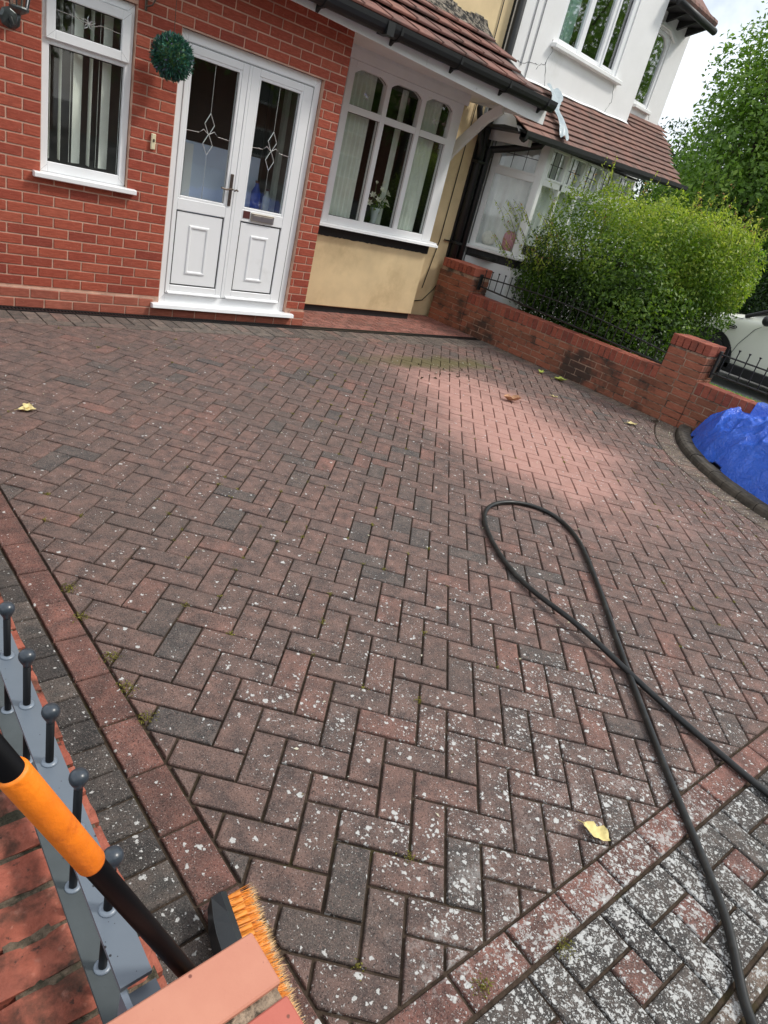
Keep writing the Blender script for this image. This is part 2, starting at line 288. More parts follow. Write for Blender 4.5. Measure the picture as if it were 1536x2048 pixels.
# ------------------------------------------------------------------ geometry helpers
class MB:
    def __init__(s): s.v = []; s.f = []; s.r = []
    def add(s, vs, fs, r=None):
        o = len(s.v); s.v += [tuple(p) for p in vs]; s.f += [tuple(i+o for i in q) for q in fs]
        s.r += [r if r is not None else 0.5]*len(fs); return s
    def box(s, x0, x1, y0, y1, z0, z1, r=None):
        return s.add([(x0, y0, z0), (x1, y0, z0), (x1, y1, z0), (x0, y1, z0), (x0, y0, z1), (x1, y0, z1), (x1, y1, z1), (x0, y1, z1)],
                     [(0, 3, 2, 1), (4, 5, 6, 7), (0, 1, 5, 4), (1, 2, 6, 5), (2, 3, 7, 6), (3, 0, 4, 7)], r)
    def cbox(s, x0, x1, y0, y1, z0, z1, c=.003, r=None):
        """box with chamfered edges"""
        X = (x0, x1); Y = (y0, y1); Z = (z0, z1); vs = []; idx = {}
        for i in (0, 1):
            for j in (0, 1):
                for k in (0, 1):
                    sx, sy, sz = (1, -1)[i]*c, (1, -1)[j]*c, (1, -1)[k]*c
                    idx[i, j, k, 'x'] = len(vs); vs.append((X[i], Y[j]+sy, Z[k]+sz))
                    idx[i, j, k, 'y'] = len(vs); vs.append((X[i]+sx, Y[j], Z[k]+sz))
                    idx[i, j, k, 'z'] = len(vs); vs.append((X[i]+sx, Y[j]+sy, Z[k]))
        I = idx; fs = []
        fs += [tuple(I[i, j, k, 'x'] for j, k in ((0, 0), (0, 1), (1, 1), (1, 0))) for i in (0, 1)]
        fs += [tuple(I[i, j, k, 'y'] for i, k in ((0, 0), (1, 0), (1, 1), (0, 1))) for j in (0, 1)]
        fs += [tuple(I[i, j, k, 'z'] for i, j in ((0, 0), (0, 1), (1, 1), (1, 0))) for k in (0, 1)]
        for a in (0, 1):
            for b in (0, 1):
                fs.append((I[a, b, 0, 'x'], I[a, b, 1, 'x'], I[a, b, 1, 'y'], I[a, b, 0, 'y']))
                fs.append((I[a, 0, b, 'x'], I[a, 1, b, 'x'], I[a, 1, b, 'z'], I[a, 0, b, 'z']))
                fs.append((I[0, a, b, 'y'], I[1, a, b, 'y'], I[1, a, b, 'z'], I[0, a, b, 'z']))
                for k in (0, 1): fs.append((I[a, b, k, 'x'], I[a, b, k, 'y'], I[a, b, k, 'z']))
        return s.add(vs, fs, r)
    def tube(s, pts, rad, n=10, closed=False, caps=True):
        pts = [Vector(p) for p in pts]; N = len(pts); rads = rad if isinstance(rad, (list, tuple)) else [rad]*N
        up = None; rings = []; vs = []
        for i, p in enumerate(pts):
            if closed: d = pts[(i+1) % N]-pts[i-1]
            else: d = pts[min(i+1, N-1)]-pts[max(i-1, 0)]
            d.normalize()
            if up is None: up = Vector((0, 0, 1)) if abs(d.z) < .9 else Vector((1, 0, 0))
            a = up-d*up.dot(d); a.normalize(); up = a; b = d.cross(a)
            for k in range(n):
                t = 2*math.pi*k/n; vs.append(p+(a*math.cos(t)+b*math.sin(t))*rads[i])
        fs = []
        for i in range(N if closed else N-1):
            j = (i+1) % N
            for k in range(n): fs.append((i*n+k, i*n+(k+1) % n, j*n+(k+1) % n, j*n+k))
        if caps and not closed: fs += [tuple(range(n))[::-1], tuple(range((N-1)*n, N*n))]
        return s.add(vs, fs)
    def lathe(s, prof, c=(0, 0, 0), n=20):
        vs = []; fs = []
        for r_, z in prof:
            for k in range(n): t = 2*math.pi*k/n; vs.append((c[0]+r_*math.cos(t), c[1]+r_*math.sin(t), c[2]+z))
        for i in range(len(prof)-1):
            for k in range(n): fs.append((i*n+k, i*n+(k+1) % n, (i+1)*n+(k+1) % n, (i+1)*n+k))
        fs.append(tuple(range(n))[::-1]); fs.append(tuple(range((len(prof)-1)*n, len(prof)*n)))
        return s.add(vs, fs)
    def sphere(s, c, r, n=16, m=10, sc_=(1, 1, 1)):
        prof = [(max(r*math.sin(math.pi*i/m), 1e-4), -r*math.cos(math.pi*i/m)) for i in range(m+1)]
        b = MB().lathe(prof, (0, 0, 0), n)
        return s.add([(c[0]+v[0]*sc_[0], c[1]+v[1]*sc_[1], c[2]+v[2]*sc_[2]) for v in b.v], b.f)
    def prism(s, poly, d0, d1, axis='y', r=None):
        """poly of 2D points extruded between d0 and d1 along axis; y: poly=(x,z), x: poly=(y,z), z: poly=(x,y)"""
        def P(p, d): return {'y': (p[0], d, p[1]), 'x': (d, p[0], p[1]), 'z': (p[0], p[1], d)}[axis]
        n = len(poly); vs = [P(p, d0) for p in poly]+[P(p, d1) for p in poly]
        return s.add(vs, [tuple(range(n)), tuple(range(n, 2*n))[::-1]]+[(i, (i+1) % n, n+(i+1) % n, n+i) for i in range(n)], r)
    def mesh(s, name, smooth=False):
        me = bpy.data.meshes.new(name); me.from_pydata(s.v, [], s.f)
        import bmesh
        if len(s.f) < 20000:
            b = bmesh.new(); b.from_mesh(me); bmesh.ops.recalc_face_normals(b, faces=b.faces); b.to_mesh(me); b.free()
        if any(x != .5 for x in s.r) and len(me.polygons) == len(s.r):
            a = me.attributes.new('rnd', 'FLOAT', 'FACE'); a.data.foreach_set('value', s.r)
        if smooth: me.polygons.foreach_set('use_smooth', [True]*len(me.polygons))
        me.update(); return me
def par(o, parent):
    if parent is not None:
        o.parent = parent
        if parent.type == 'EMPTY' and parent.parent is None: o.matrix_parent_inverse = Matrix.Translation(-parent.location)
        elif parent.type == 'EMPTY': o.matrix_parent_inverse = Matrix.Identity(4)
def obj(name, mb, mat, parent=None, smooth=False, loc=(0, 0, 0), rot=(0, 0, 0), **tags):
    me = mb.mesh(name, smooth) if isinstance(mb, MB) else mb
    if mat is not None and not me.materials: me.materials.append(M[mat] if isinstance(mat, str) else mat)
    o = bpy.data.objects.new(name, me); COL.objects.link(o); o.location = loc; o.rotation_euler = rot; par(o, parent)
    for k, v in tags.items(): o[k] = v
    return o
def autosmooth(o, ang=35):
    me = o.data; me.polygons.foreach_set('use_smooth', [True]*len(me.polygons)); me.set_sharp_from_angle(angle=R(ang)); return o
def thing(name, loc, label, category, group=None):
    o = bpy.data.objects.new(name, None); COL.objects.link(o); o.location = loc; o.empty_display_size = .1
    o['label'] = label; o['category'] = category
    if group: o['group'] = group
    return o
def clip(poly, a, b, c):
    """keep a*x+b*y<=c"""
    out = []
    for i in range(len(poly)):
        p, q = poly[i], poly[(i+1) % len(poly)]; dp = a*p[0]+b*p[1]-c; dq = a*q[0]+b*q[1]-c
        if dp <= 0: out.append(p)
        if (dp < 0 < dq) or (dq < 0 < dp): t = dp/(dp-dq); out.append((p[0]+(q[0]-p[0])*t, p[1]+(q[1]-p[1])*t))
    return out
def area(p): return abs(sum(p[i][0]*p[(i+1) % len(p)][1]-p[(i+1) % len(p)][0]*p[i][1] for i in range(len(p))))/2
def inset(poly, d):
    n = len(poly); cx = sum(p[0] for p in poly)/n; cy = sum(p[1] for p in poly)/n; out = poly
    if sum(poly[i][0]*poly[(i+1) % n][1]-poly[(i+1) % n][0]*poly[i][1] for i in range(n)) < 0: poly = poly[::-1]
    out = list(poly)
    for i in range(n):
        p, q = poly[i], poly[(i+1) % n]; dx, dy = q[0]-p[0], q[1]-p[1]; L = math.hypot(dx, dy)
        if L < 1e-6: continue
        nx, ny = dy/L, -dx/L; out = clip(out, nx, ny, nx*p[0]+ny*p[1]-d)
        if len(out) < 3: return []
    return out
def block(mb, poly, z, rnd, gap=.0030, ch=.0055, depth=.05):
    yc = sum(p[1] for p in poly)/len(poly); gap += .0012*max(0, min(1, (1.9-yc)/1.4))+random.uniform(-.0006, .0010); a = inset(poly, gap)
    if len(a) < 3 or area(a) < 2e-4: return False
    cx = sum(p[0] for p in a)/len(a); cy = sum(p[1] for p in a)/len(a)
    def shr(p, d):
        dx, dy = p[0]-cx, p[1]-cy; L = math.hypot(dx, dy); k = max(0, 1-1.35*d/max(L, .01)); return (cx+dx*k, cy+dy*k)
    n = len(a); tx, ty = random.uniform(-.006, .006), random.uniform(-.006, .006)
    def zz(p, zo): return z+zo+tx*(p[0]-cx)+ty*(p[1]-cy)
    vs = [(p[0], p[1], z-depth) for p in a]+[(p[0], p[1], zz(p, -ch)) for p in a]
    m_ = [shr(p, ch*.35) for p in a]; t_ = [shr(p, ch*1.1) for p in a]
    vs += [(p[0], p[1], zz(p, -ch*.35)) for p in m_]+[(p[0], p[1], zz(p, 0)) for p in t_]
    fs = []
    for L in range(3):
        fs += [(L*n+i, L*n+(i+1) % n, (L+1)*n+(i+1) % n, (L+1)*n+i) for i in range(n)]
    fs.append(tuple(range(3*n, 4*n))); mb.add(vs, fs, rnd); return True

# ------------------------------------------------------------------ ground, driveway
obj('ground', MB().add([(-150, -150, -.07), (250, -150, -.07), (250, 250, -.07), (-150, 250, -.07)], [(0, 1, 2, 3)]), 'asphalt', kind='structure')
drive = obj('driveway', MB().box(-.2, 7.02, .1, 5.72, -.065, -.011), 'joint', kind='structure')
TH = R(45.882); CA, SA = math.cos(TH), math.sin(TH)
def lat(a, b): return (1.596+CA*a*.1+SA*b*.1, 1.498-SA*a*.1+CA*b*.1)
KC, KR = (7.796, .300), 2.546      # planting bed arc
BTAN = math.tan(R(-3.0))
def band_top(x): return .296+(x-1.6)*BTAN
cells = []
for m in range(-40, 41):
    for n in range(-60, 61):
        ox, oy = n+2*m, -n+2*m
        for (x0, x1, y0, y1) in ((0, 2, -1, 0), (0, 1, -3, -1)):
            P = [lat(ox+x0, oy+y0), lat(ox+x1, oy+y0), lat(ox+x1, oy+y1), lat(ox+x0, oy+y1)]
            cx = sum(p[0] for p in P)/4; cy = sum(p[1] for p in P)/4
            if cx < .5 or cx > 7.1 or cy < -.2 or cy > 5.4: continue
            if math.hypot(cx-KC[0], cy-KC[1]) < KR+.05: continue
            poly = clip(P, -1, 0, -.678); poly = clip(poly, 1, 0, 6.78) if len(poly) > 2 else []
            if len(poly) > 2: poly = clip(poly, 0, 1, 5.255)
            if len(poly) > 2: poly = clip(poly, BTAN, -1, BTAN*1.6-.296)
            if len(poly) > 2:
                dx, dy = KC[0]-cx, KC[1]-cy; L = math.hypot(dx, dy); dx /= L; dy /= L
                poly = clip(poly, dx, dy, dx*KC[0]+dy*KC[1]-(KR+.215))
            if len(poly) > 2 and area(poly) > 6e-4: cells.append((cx, cy, poly))
def dist3(c): return math.sqrt(c[0]**2+c[1]**2+1.534**2)
CF = Vector((_rz.x, _rz.y, _rz.z))
def inview(c):
    v = Vector((c[0], c[1], -1.534)); w = v.dot(CF)
    if w <= .1: return False
    return abs(v.dot(_rx)/w) < .62 and abs(v.dot(_ry)/w) < .82
def pk(c): return (area(c[2])/(dist3(c)**3)) if inview(c) else 0
cells.sort(key=pk, reverse=True)
stuff = MB()
def rr(): return random.random()
for i, c in enumerate(cells):
    z = random.uniform(-.0022, .0018)
    if i < 300:
        mb = MB()
        if block(mb, c[2], z, rr()): obj('paver', mb, 'paver', drive)
    else: block(stuff, c[2], z, rr())
far_p = obj('paver_field', stuff, 'paver', drive, kind='stuff')
def rect(x0, x1, y0, y1): return [(x0, y0), (x1, y0), (x1, y1), (x0, y1)]
def pave(name, poly, mat, parent, z=None, **k):
    mb = MB()
    if block(mb, poly, random.uniform(-.002, .002) if z is None else z, rr(), **k): return obj(name, mb, mat, parent)
# left edge: red stretchers then charcoal headers along the near wall
y = .36
while y < 5.2: pave('border_paver', rect(.567, .676, y, y+.2), 'paver_red', drive); y += .2
y = .30
while y < 5.2: pave('border_paver', rect(.362, .565, y, y+.1), 'paver_grey', drive); y += .1
# lower red band along the pavement
ca, sa = math.cos(math.atan(BTAN)), math.sin(math.atan(BTAN))
def bl(u, v): return (1.6+u*ca-v*sa, .296+u*sa+v*ca)
u = -1.43
while u < 5.6:
    pave('border_paver', [bl(u, -.1), bl(u+.2, -.1), bl(u+.2, 0), bl(u, 0)], 'paver_red', drive); u += .2
# rows beside the house: soldier row, stretcher row
x = .60
while x < 6.95:
    pave('border_paver', rect(x, x+.1, 5.365, 5.575), 'paver_house', drive); x += .1
x = .60
while x < 6.9:
    pave('border_paver', rect(x, x+.2, 5.262, 5.360), 'paver_house', drive); x += .2
# row along the right hand wall and along the planting bed
y = 2.95
while y < 5.2: pave('edge_paver', rect(6.785, 6.985, y, y+.1), 'edge', drive); y += .1
N = 44; a0, a1 = R(107), R(215)
for i in range(N):
    t0 = a0+(a1-a0)*i/N; t1 = a0+(a1-a0)*(i+1)/N; r0, r1 = KR+.005, KR+.21
    q = [(KC[0]+r*math.cos(t), KC[1]+r*math.sin(t)) for r, t in ((r0, t0), (r1, t0), (r1, t1), (r0, t1))]
    q = clip(q, BTAN, -1, BTAN*1.6-.296)
    if len(q) > 2: q = clip(q, 1, 0, 6.99)
    if len(q) > 2: pave('edge_paver', q, 'edge', drive)
# channel drain
ch = thing('channel_drain', (3.8, 5.64, 0), 'long black slotted drain channel along the foot of the red brick wall', 'drain channel')
b = MB().box(.5, 6.98, 5.58, 5.60, -.02, .004).box(.5, 6.98, 5.655, 5.675, -.02, .004); obj('channel_edge', b, 'black_plastic', ch)
b = MB(); x = .5
while x < 6.97: b.box(x, x+.014, 5.60, 5.655, -.014, .001); x += .026
obj('grating_bars', b, 'black_plastic', ch, kind='stuff')
# clean red paving behind the channel
x = 4.22
row = 0; yy = 5.68
while yy < 6.66:
    x = 4.215+(row % 2)*-.1
    while x < 6.98:
        x0 = max(x, 4.215)
        if x0 < x+.19 and not (4.66 < x0+.1 < 6.30 and yy > 6.36): pave('path_paver', rect(x0, min(x+.2, 6.985), yy, yy+.1), 'paver_clean', drive, z=random.uniform(-.001, .001))
        x += .2
    yy += .1; row += 1
obj('path_bed', MB().box(4.21, 7.0, 5.68, 6.7, -.065, -.010), 'joint', drive)
# pavement outside the band: pinwheel pattern with red centres
pav = obj('pavement', MB().box(-.5, 9, -3.2, .19, -.066, -.0115), 'joint', kind='structure')
for i in range(-5, 20):
    for j in range(0, 5):
        if not (-.9 < i*.3 < 4.5): continue
        for (x0, x1, y0, y1, k) in ((0, 2, 2, 3, 0), (2, 3, 1, 3, 0), (1, 3, 0, 1, 0), (0, 1, 0, 2, 0), (1, 2, 1, 2, 1)):
            u0, v0 = i*.3-.06, -.103-.3*(j+1)
            if j >= 1: v0 -= .06
            P = [bl(u0+a*.1, v0+c*.1) for a, c in ((x0, y0), (x1, y0), (x1, y1), (x0, y1))]
            c = (sum(p[0] for p in P)/4, sum(p[1] for p in P)/4)
            P = clip(P, -1, 0, -.40)
            if len(P) > 2 and inview(c): pave('paving_block', P, 'paver_red' if k else 'paver_grey', pav)
u = -1.2
while u < 3: pave('edging_block', [bl(u, -.457), bl(u+.3, -.457), bl(u+.3, -.408), bl(u, -.408)], 'edge', pav); u += .3
# moss tufts and debris in the joints
def leaves_mesh(name, C, Nn, Ls, Ws, rnd, cup=.15, mat=None, parent=None, up=None, **tags):
    n = len(C); a = np.random.normal(size=(n, 3)); Nn = Nn/np.linalg.norm(Nn, axis=1, keepdims=True)
    t = a-(a*Nn).sum(1, keepdims=True)*Nn; t /= np.linalg.norm(t, axis=1, keepdims=True)+1e-9; s_ = np.cross(Nn, t)
    L = np.asarray(Ls).reshape(-1, 1); W = np.asarray(Ws).reshape(-1, 1)
    v0 = C-t*L*.5; v2 = C+t*L*.5-Nn*L*cup; v1 = C+s_*W*.5-t*L*.05+Nn*L*cup*.4; v3 = C-s_*W*.5-t*L*.05+Nn*L*cup*.4
    V = np.stack([v0, v1, v2, v3], 1).reshape(-1, 3).astype(np.float32)
    me = bpy.data.meshes.new(name); me.vertices.add(4*n); me.vertices.foreach_set('co', V.ravel())
    me.loops.add(4*n); me.loops.foreach_set('vertex_index', np.arange(4*n, dtype=np.int32)); me.polygons.add(n)
    me.polygons.foreach_set('loop_start', np.arange(0, 4*n, 4, dtype=np.int32)); me.polygons.foreach_set('loop_total', np.full(n, 4, dtype=np.int32))
    at = me.attributes.new('rnd', 'FLOAT', 'FACE'); at.data.foreach_set('value', np.clip(np.asarray(rnd, dtype=np.float32), 0, 1)); me.update(); me.validate()
    me.materials.append(M[mat]); o = bpy.data.objects.new(name, me); COL.objects.link(o); par(o, parent)
    for k, v in tags.items(): o[k] = v
    return o
pts = []; nr = []
cand = [p for c in cells[:900] for p in c[2]]
random.shuffle(cand)
for p in cand[:330]:
    d = dist3(p); k = random.random()
    if math.sin(p[0]*2.1+1)*math.cos(p[1]*1.7)+random.uniform(-.6, .6) < .15: continue
    for q in range(int(random.uniform(10, 46))):
        rr_ = random.gauss(0, .006+.006*k); an = random.uniform(0, 6.28)
        pts.append((p[0]+rr_*math.cos(an), p[1]+rr_*math.sin(an), random.uniform(-.004, .007))); nr.append(random.random())
for p in [(1.27, .20), (.70, 1.62), (.69, 1.33), (1.02, .26), (.69, 1.47), (.70, 2.02), (.68, 1.85)]:
    for q in range(130): pts.append((p[0]+random.gauss(0, .014), p[1]+random.gauss(0, .012), random.uniform(-.006, .012))); nr.append(random.random()*.8)
C = np.array(pts); leaves_mesh('moss_tufts', C, np.random.normal(size=(len(C), 3))+[0, 0, 1.2], np.random.uniform(.004, .011, len(C)), np.random.uniform(.002, .005, len(C)), nr, mat='moss', kind='stuff', label='small yellow green moss tufts growing in the paver joints', category='moss')
# pale petals and grit by the planting bed and scattered on the drive
pts = []
for i in range(900):
    t = random.uniform(R(108), R(200)); r_ = KR+abs(random.gauss(.1, .22))+.02; pts.append((KC[0]+r_*math.cos(t), KC[1]+r_*math.sin(t), .004))
for i in range(260): pts.append((random.uniform(.9, 6.6), random.uniform(.5, 5), .004))
for i in range(70): pts.append((random.gauss(5.1, .6), random.gauss(4.3, .25), .006))
C = np.array([p for p in pts if p[0] < 6.95]); rn = np.random.uniform(0, 1, len(C))
M['petals'] = leaf_mat('fallen_petal', [(0, (.04, .03, .02)), (.3, (.18, .14, .08)), (.6, (.55, .52, .38)), (1, (.7, .7, .62))], .1, .8)
leaves_mesh('fallen_petals', C, np.random.normal(size=(len(C), 3))*.25+[0, 0, 1], np.random.uniform(.006, .022, len(C)), np.random.uniform(.004, .010, len(C)), rn, mat='petals', kind='stuff', label='pale fallen petals and grit scattered over the paving', category='petals')

# ------------------------------------------------------------------ brickwork helpers
_bm = {}
def brick_mesh(L, H=.0646, D=.045, c=.003):
    k = (round(L, 3), round(H, 4), D)
    if k not in _bm: _bm[k] = MB().cbox(-L/2, L/2, 0, D, -H/2, H/2, c).mesh('brick')
    return _bm[k]
def brick(parent, x, y, z, L, mat, rotz=0, H=.0646, D=.045, name='brick', rx=0):
    me = brick_mesh(L, H, D); key = (me.name, mat)
    if not me.materials: me.materials.append(M[mat])
    if me.materials[0] != M[mat]:
        if key not in _bm: m2 = me.copy(); m2.materials.clear(); m2.materials.append(M[mat]); _bm[key] = m2
        me = _bm[key]
    o = bpy.data.objects.new(name, me); COL.objects.link(o); o.location = (x, y, z); o.rotation_euler = (rx, 0, rotz+random.uniform(-.002, .002)); par(o, parent); return o
def runs(total, holes):
    out = [total]
    for h0, h1 in holes:
        nx = []
        for a, b in out:
            if h1 <= a or h0 >= b: nx.append((a, b)); continue
            if h0 > a: nx.append((a, h0))
            if h1 < b: nx.append((h1, b))
        out = nx
    return out

# ------------------------------------------------------------------ our house
house = thing('semi_detached_house', (4.0, 6.0, 0), 'cream rendered house with red brick porch, white double doors and a tiled lean-to roof', 'house')
YF = 5.72
wall = MB(); WX0, WX1, WT = -.3, 4.205, 2.62
WIN = (1.675, 2.305, .985, 2.195); DOOR = (2.648, 3.985, .085, 2.165)
yb0, yb1 = YF+.004, YF+.20
for (x0, x1, z0, z1) in ((WX0, WIN[0], -.02, WT), (WIN[0], WIN[1], -.02, WIN[2]), (WIN[0], WIN[1], WIN[3], WT), (WIN[1], DOOR[0], -.02, WT),
                         (DOOR[0], DOOR[1], -.02, DOOR[2]), (DOOR[0], DOOR[1], DOOR[3], WT), (DOOR[1], WX1, -.02, WT)):
    wall.box(x0, x1, yb0, yb1, z0, z1)
pw = obj('porch_wall', wall, 'mortar', house)
P_, CRS, Z0 = .2145, .0746, .157
nb = 0
for k in range(0, 33):
    zc = Z0+CRS*(k+.5)
    if zc > WT: break
    ph = 1.4505 if k % 2 else 1.5555
    holes = []
    if zc+CRS*.5 > WIN[2]+.012 and zc-CRS*.5 < WIN[3]-.012: holes.append((WIN[0]-.004, WIN[1]+.004))
    if zc-CRS*.5 < DOOR[3]-.012: holes.append((DOOR[0]-.004, DOOR[1]+.004))
    for a, b in runs((1.0 if zc < 2.3 else 1.5, WX1+.003), holes):
        n0 = int(math.floor((a-ph)/P_))-1
        js = [ph+P_*n for n in range(n0, n0+40) if a+.035 < ph+P_*n < b-.035]
        ed = [a-.005]+js+[b+.005]
        for i in range(len(ed)-1):
            x0, x1 = ed[i]+.005, ed[i+1]-.005
            if x1-x0 > .012:
                brick(pw, (x0+x1)/2, YF-.0005+random.uniform(-.001, .001), zc, x1-x0, 'brick')
# plinth: two paler courses standing slightly proud
pl = obj('plinth', MB().box(WX0, 2.60, YF-.010, YF+.003, -.05, .1445).box(2.60, 4.03, YF-.010, YF+.003, -.05, .074).box(4.03, WX1+.004, YF-.010, YF+.003, -.05, .1445), 'mortar', house)
for k, (zc, ph) in enumerate(((.104, 1.3905), (.028, 1.495), (-.046, 1.3905))):
    for a, b in runs((1.0, WX1+.006), [(2.59, 4.04)] if zc > .06 else []):
        n0 = int(math.floor((a-ph)/P_))-1; ed = [a-.005]+[ph+P_*n for n in range(n0, n0+40) if a+.035 < ph+P_*n < b-.035]+[b+.005]
        for i in range(len(ed)-1):
            x0, x1 = ed[i]+.005, ed[i+1]-.005
            if x1-x0 > .012: brick(pl, (x0+x1)/2, YF-.0145, zc, x1-x0, 'plinth_brick')
# upper floor and main cream wall
mw = MB().box(-.3, 4.68, 6.70, 6.95, -.05, 7.0).box(6.26, 7.10, 6.70, 6.95, -.05, 7.0).box(4.68, 6.26, 6.70, 6.95, -.05, .86).box(4.68, 6.26, 6.70, 6.95, 2.52, 7.0)
obj('main_wall', mw, 'render_cream', house)
obj('porch_side_wall', MB().box(4.06, 4.20, YF+.21, 6.69, -.05, 2.6), 'brick', house)

def frame_rect(mb, x0, x1, z0, z1, w, y0, y1, wb=None, wt=None):
    wb = w if wb is None else wb; wt = w if wt is None else wt
    mb.cbox(x0, x0+w, y0, y1, z0, z1, .004); mb.cbox(x1-w, x1, y0, y1, z0, z1, .004)
    mb.cbox(x0+w-.001, x1-w+.001, y0+.0006, y1, z0, z0+wb, .004); mb.cbox(x0+w-.001, x1-w+.001, y0+.0006, y1, z1-wt, z1, .004); return mb
def gasket(mb, x0, x1, z0, z1, y, w=.006):
    mb.box(x0, x1, y, y+.004, z0, z0+w); mb.box(x0, x1, y, y+.004, z1-w, z1)
    mb.box(x0, x0+w, y, y+.004, z0+w, z1-w); mb.box(x1-w, x1, y, y+.004, z0+w, z1-w); return mb

# porch window
w = obj('porch_window', frame_rect(MB(), WIN[0]+.004, WIN[1]-.004, WIN[2]+.004, WIN[3]-.004, .052, YF+.035, YF+.10, wb=.07).cbox(WIN[0]+.05, WIN[1]-.05, YF+.036, YF+.10, 1.790, 1.835, .004), 'upvc', house)
obj('top_sash', frame_rect(MB(), 1.702, 2.272, 1.822, 2.135, .062, YF+.012, YF+.05), 'upvc', w)
obj('pane', MB().box(1.722, 2.245, YF+.072, YF+.076, 1.058, 1.79), 'glass', w)
obj('pane', MB().box(1.76, 2.215, YF+.040, YF+.044, 1.878, 2.076), 'glass', w)
obj('gasket', gasket(gasket(MB(), 1.722, 2.246, 1.057, 1.790, YF+.060), 1.763, 2.211, 1.883, 2.074, YF+.036), 'seal', w)
obj('sill', MB().prism([(YF-.055, .978), (YF-.055, .952), (YF-.035, .945), (YF+.09, .962), (YF+.09, .989), (YF-.04, .985)], 1.622, 2.366, 'x'), 'upvc', w)
# bevelled glass flower in the top light
def motif(mb, cx, cz, y, s, r=.0022):
    for k in range(5):
        a = R(90+72*k); b = a+R(20); c = a-R(20)
        pts = [(cx, y, cz), (cx+s*.55*math.cos(b), y, cz+s*.55*math.sin(b)), (cx+s*math.cos(a), y, cz+s*math.sin(a)), (cx+s*.55*math.cos(c), y, cz+s*.55*math.sin(c)), (cx, y, cz)]
        mb.tube(pts, r, 5)
    return mb
obj('bevel_motif', motif(MB(), 1.985, 1.985, YF+.036, .048, .003).tube([(1.765, YF+.036, 2.0), (1.90, YF+.036, 1.995), (1.95, YF+.036, 1.975)], .002, 5).tube([(2.02, YF+.036, 1.975), (2.07, YF+.036, 1.995), (2.21, YF+.036, 1.985)], .002, 5), 'lead', w)
def mitres(frames, y, parent):
    mb = MB()
    for (x0, x1, z0, z1, w) in frames:
        for (cx, cz, sx, sz) in ((x0, z0, 1, 1), (x1, z0, -1, 1), (x0, z1, 1, -1), (x1, z1, -1, -1)): mb.tube([(cx+sx*.004, y, cz+sz*.004), (cx+sx*w, y, cz+sz*w)], .0009, 4)
    return obj('mitre_joint', mb, 'groove', parent, kind='stuff')
mitres([(WIN[0]+.004, WIN[1]-.004, WIN[2]+.004, WIN[3]-.004, .05)], YF+.0352, w); mitres([(1.702, 2.272, 1.822, 2.135, .06)], YF+.0122, w)
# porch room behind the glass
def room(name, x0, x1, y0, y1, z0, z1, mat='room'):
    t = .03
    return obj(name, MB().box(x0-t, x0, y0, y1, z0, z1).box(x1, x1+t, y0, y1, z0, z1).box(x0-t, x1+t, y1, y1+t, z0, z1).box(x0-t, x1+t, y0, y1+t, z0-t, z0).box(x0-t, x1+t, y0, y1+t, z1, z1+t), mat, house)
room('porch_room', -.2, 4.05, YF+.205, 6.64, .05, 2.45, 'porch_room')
# vertical blinds
for i, (bx, ang, wd) in enumerate([(1.757, 88, .089), (1.835, 84, .089), (1.905, 70, .089), (1.948, 32, .089), (2.045, 86, .089), (2.100, 72, .089), (2.150, 28, .089)]):
    if i == 0: bl_ = thing('vertical_blind', (1.97, YF+.20, 2.1), 'off-white vertical blind slats hanging inside the small porch window', 'blind')
    a = R(ang); hx, hy = math.cos(a)*wd/2, math.sin(a)*wd/2; cx, cy = bx+hx*.2, YF+.135
    o = obj('slat', MB().prism([(cx-hx, cy-hy), (cx+hx, cy+hy), (cx+hx+.0012, cy+hy-.0012), (cx-hx+.0012, cy-hy-.0012)], 1.075, 2.14, 'z'), 'blind', bl_)
obj('head_rail', MB().box(1.68, 2.30, YF+.11, YF+.16, 2.14, 2.17), 'upvc', bl_)

# ---- double doors
yD = YF+.045
dr = obj('door_frame', frame_rect(MB(), DOOR[0]+.004, DOOR[1]-.004, .11, DOOR[3]-.002, .066, yD, yD+.075, wb=.075, wt=.072), 'upvc', house)
obj('threshold', MB().prism([(YF-.06, .108), (YF-.066, .080), (YF-.045, .072), (YF+.04, .078), (YF+.10, .112), (YF-.045, .114)], 2.572, 4.052, 'x'), 'upvc', dr)
obj('gasket', MB().box(2.709, 3.918, yD-.001, yD+.010, 2.082, 2.090).box(2.712, 3.256, yD+.004, yD+.012, .184, .190).box(3.285, 3.916, yD+.004, yD+.012, .184, .190).box(3.909, 3.9165, yD-.001, yD+.008, .19, 2.085).box(2.7115, 2.716, yD-.001, yD+.008, .19, 2.085), 'groove', dr)
mitres([(DOOR[0]+.004, DOOR[1]-.004, .11, DOOR[3]-.002, .066)], yD+.0004, dr)
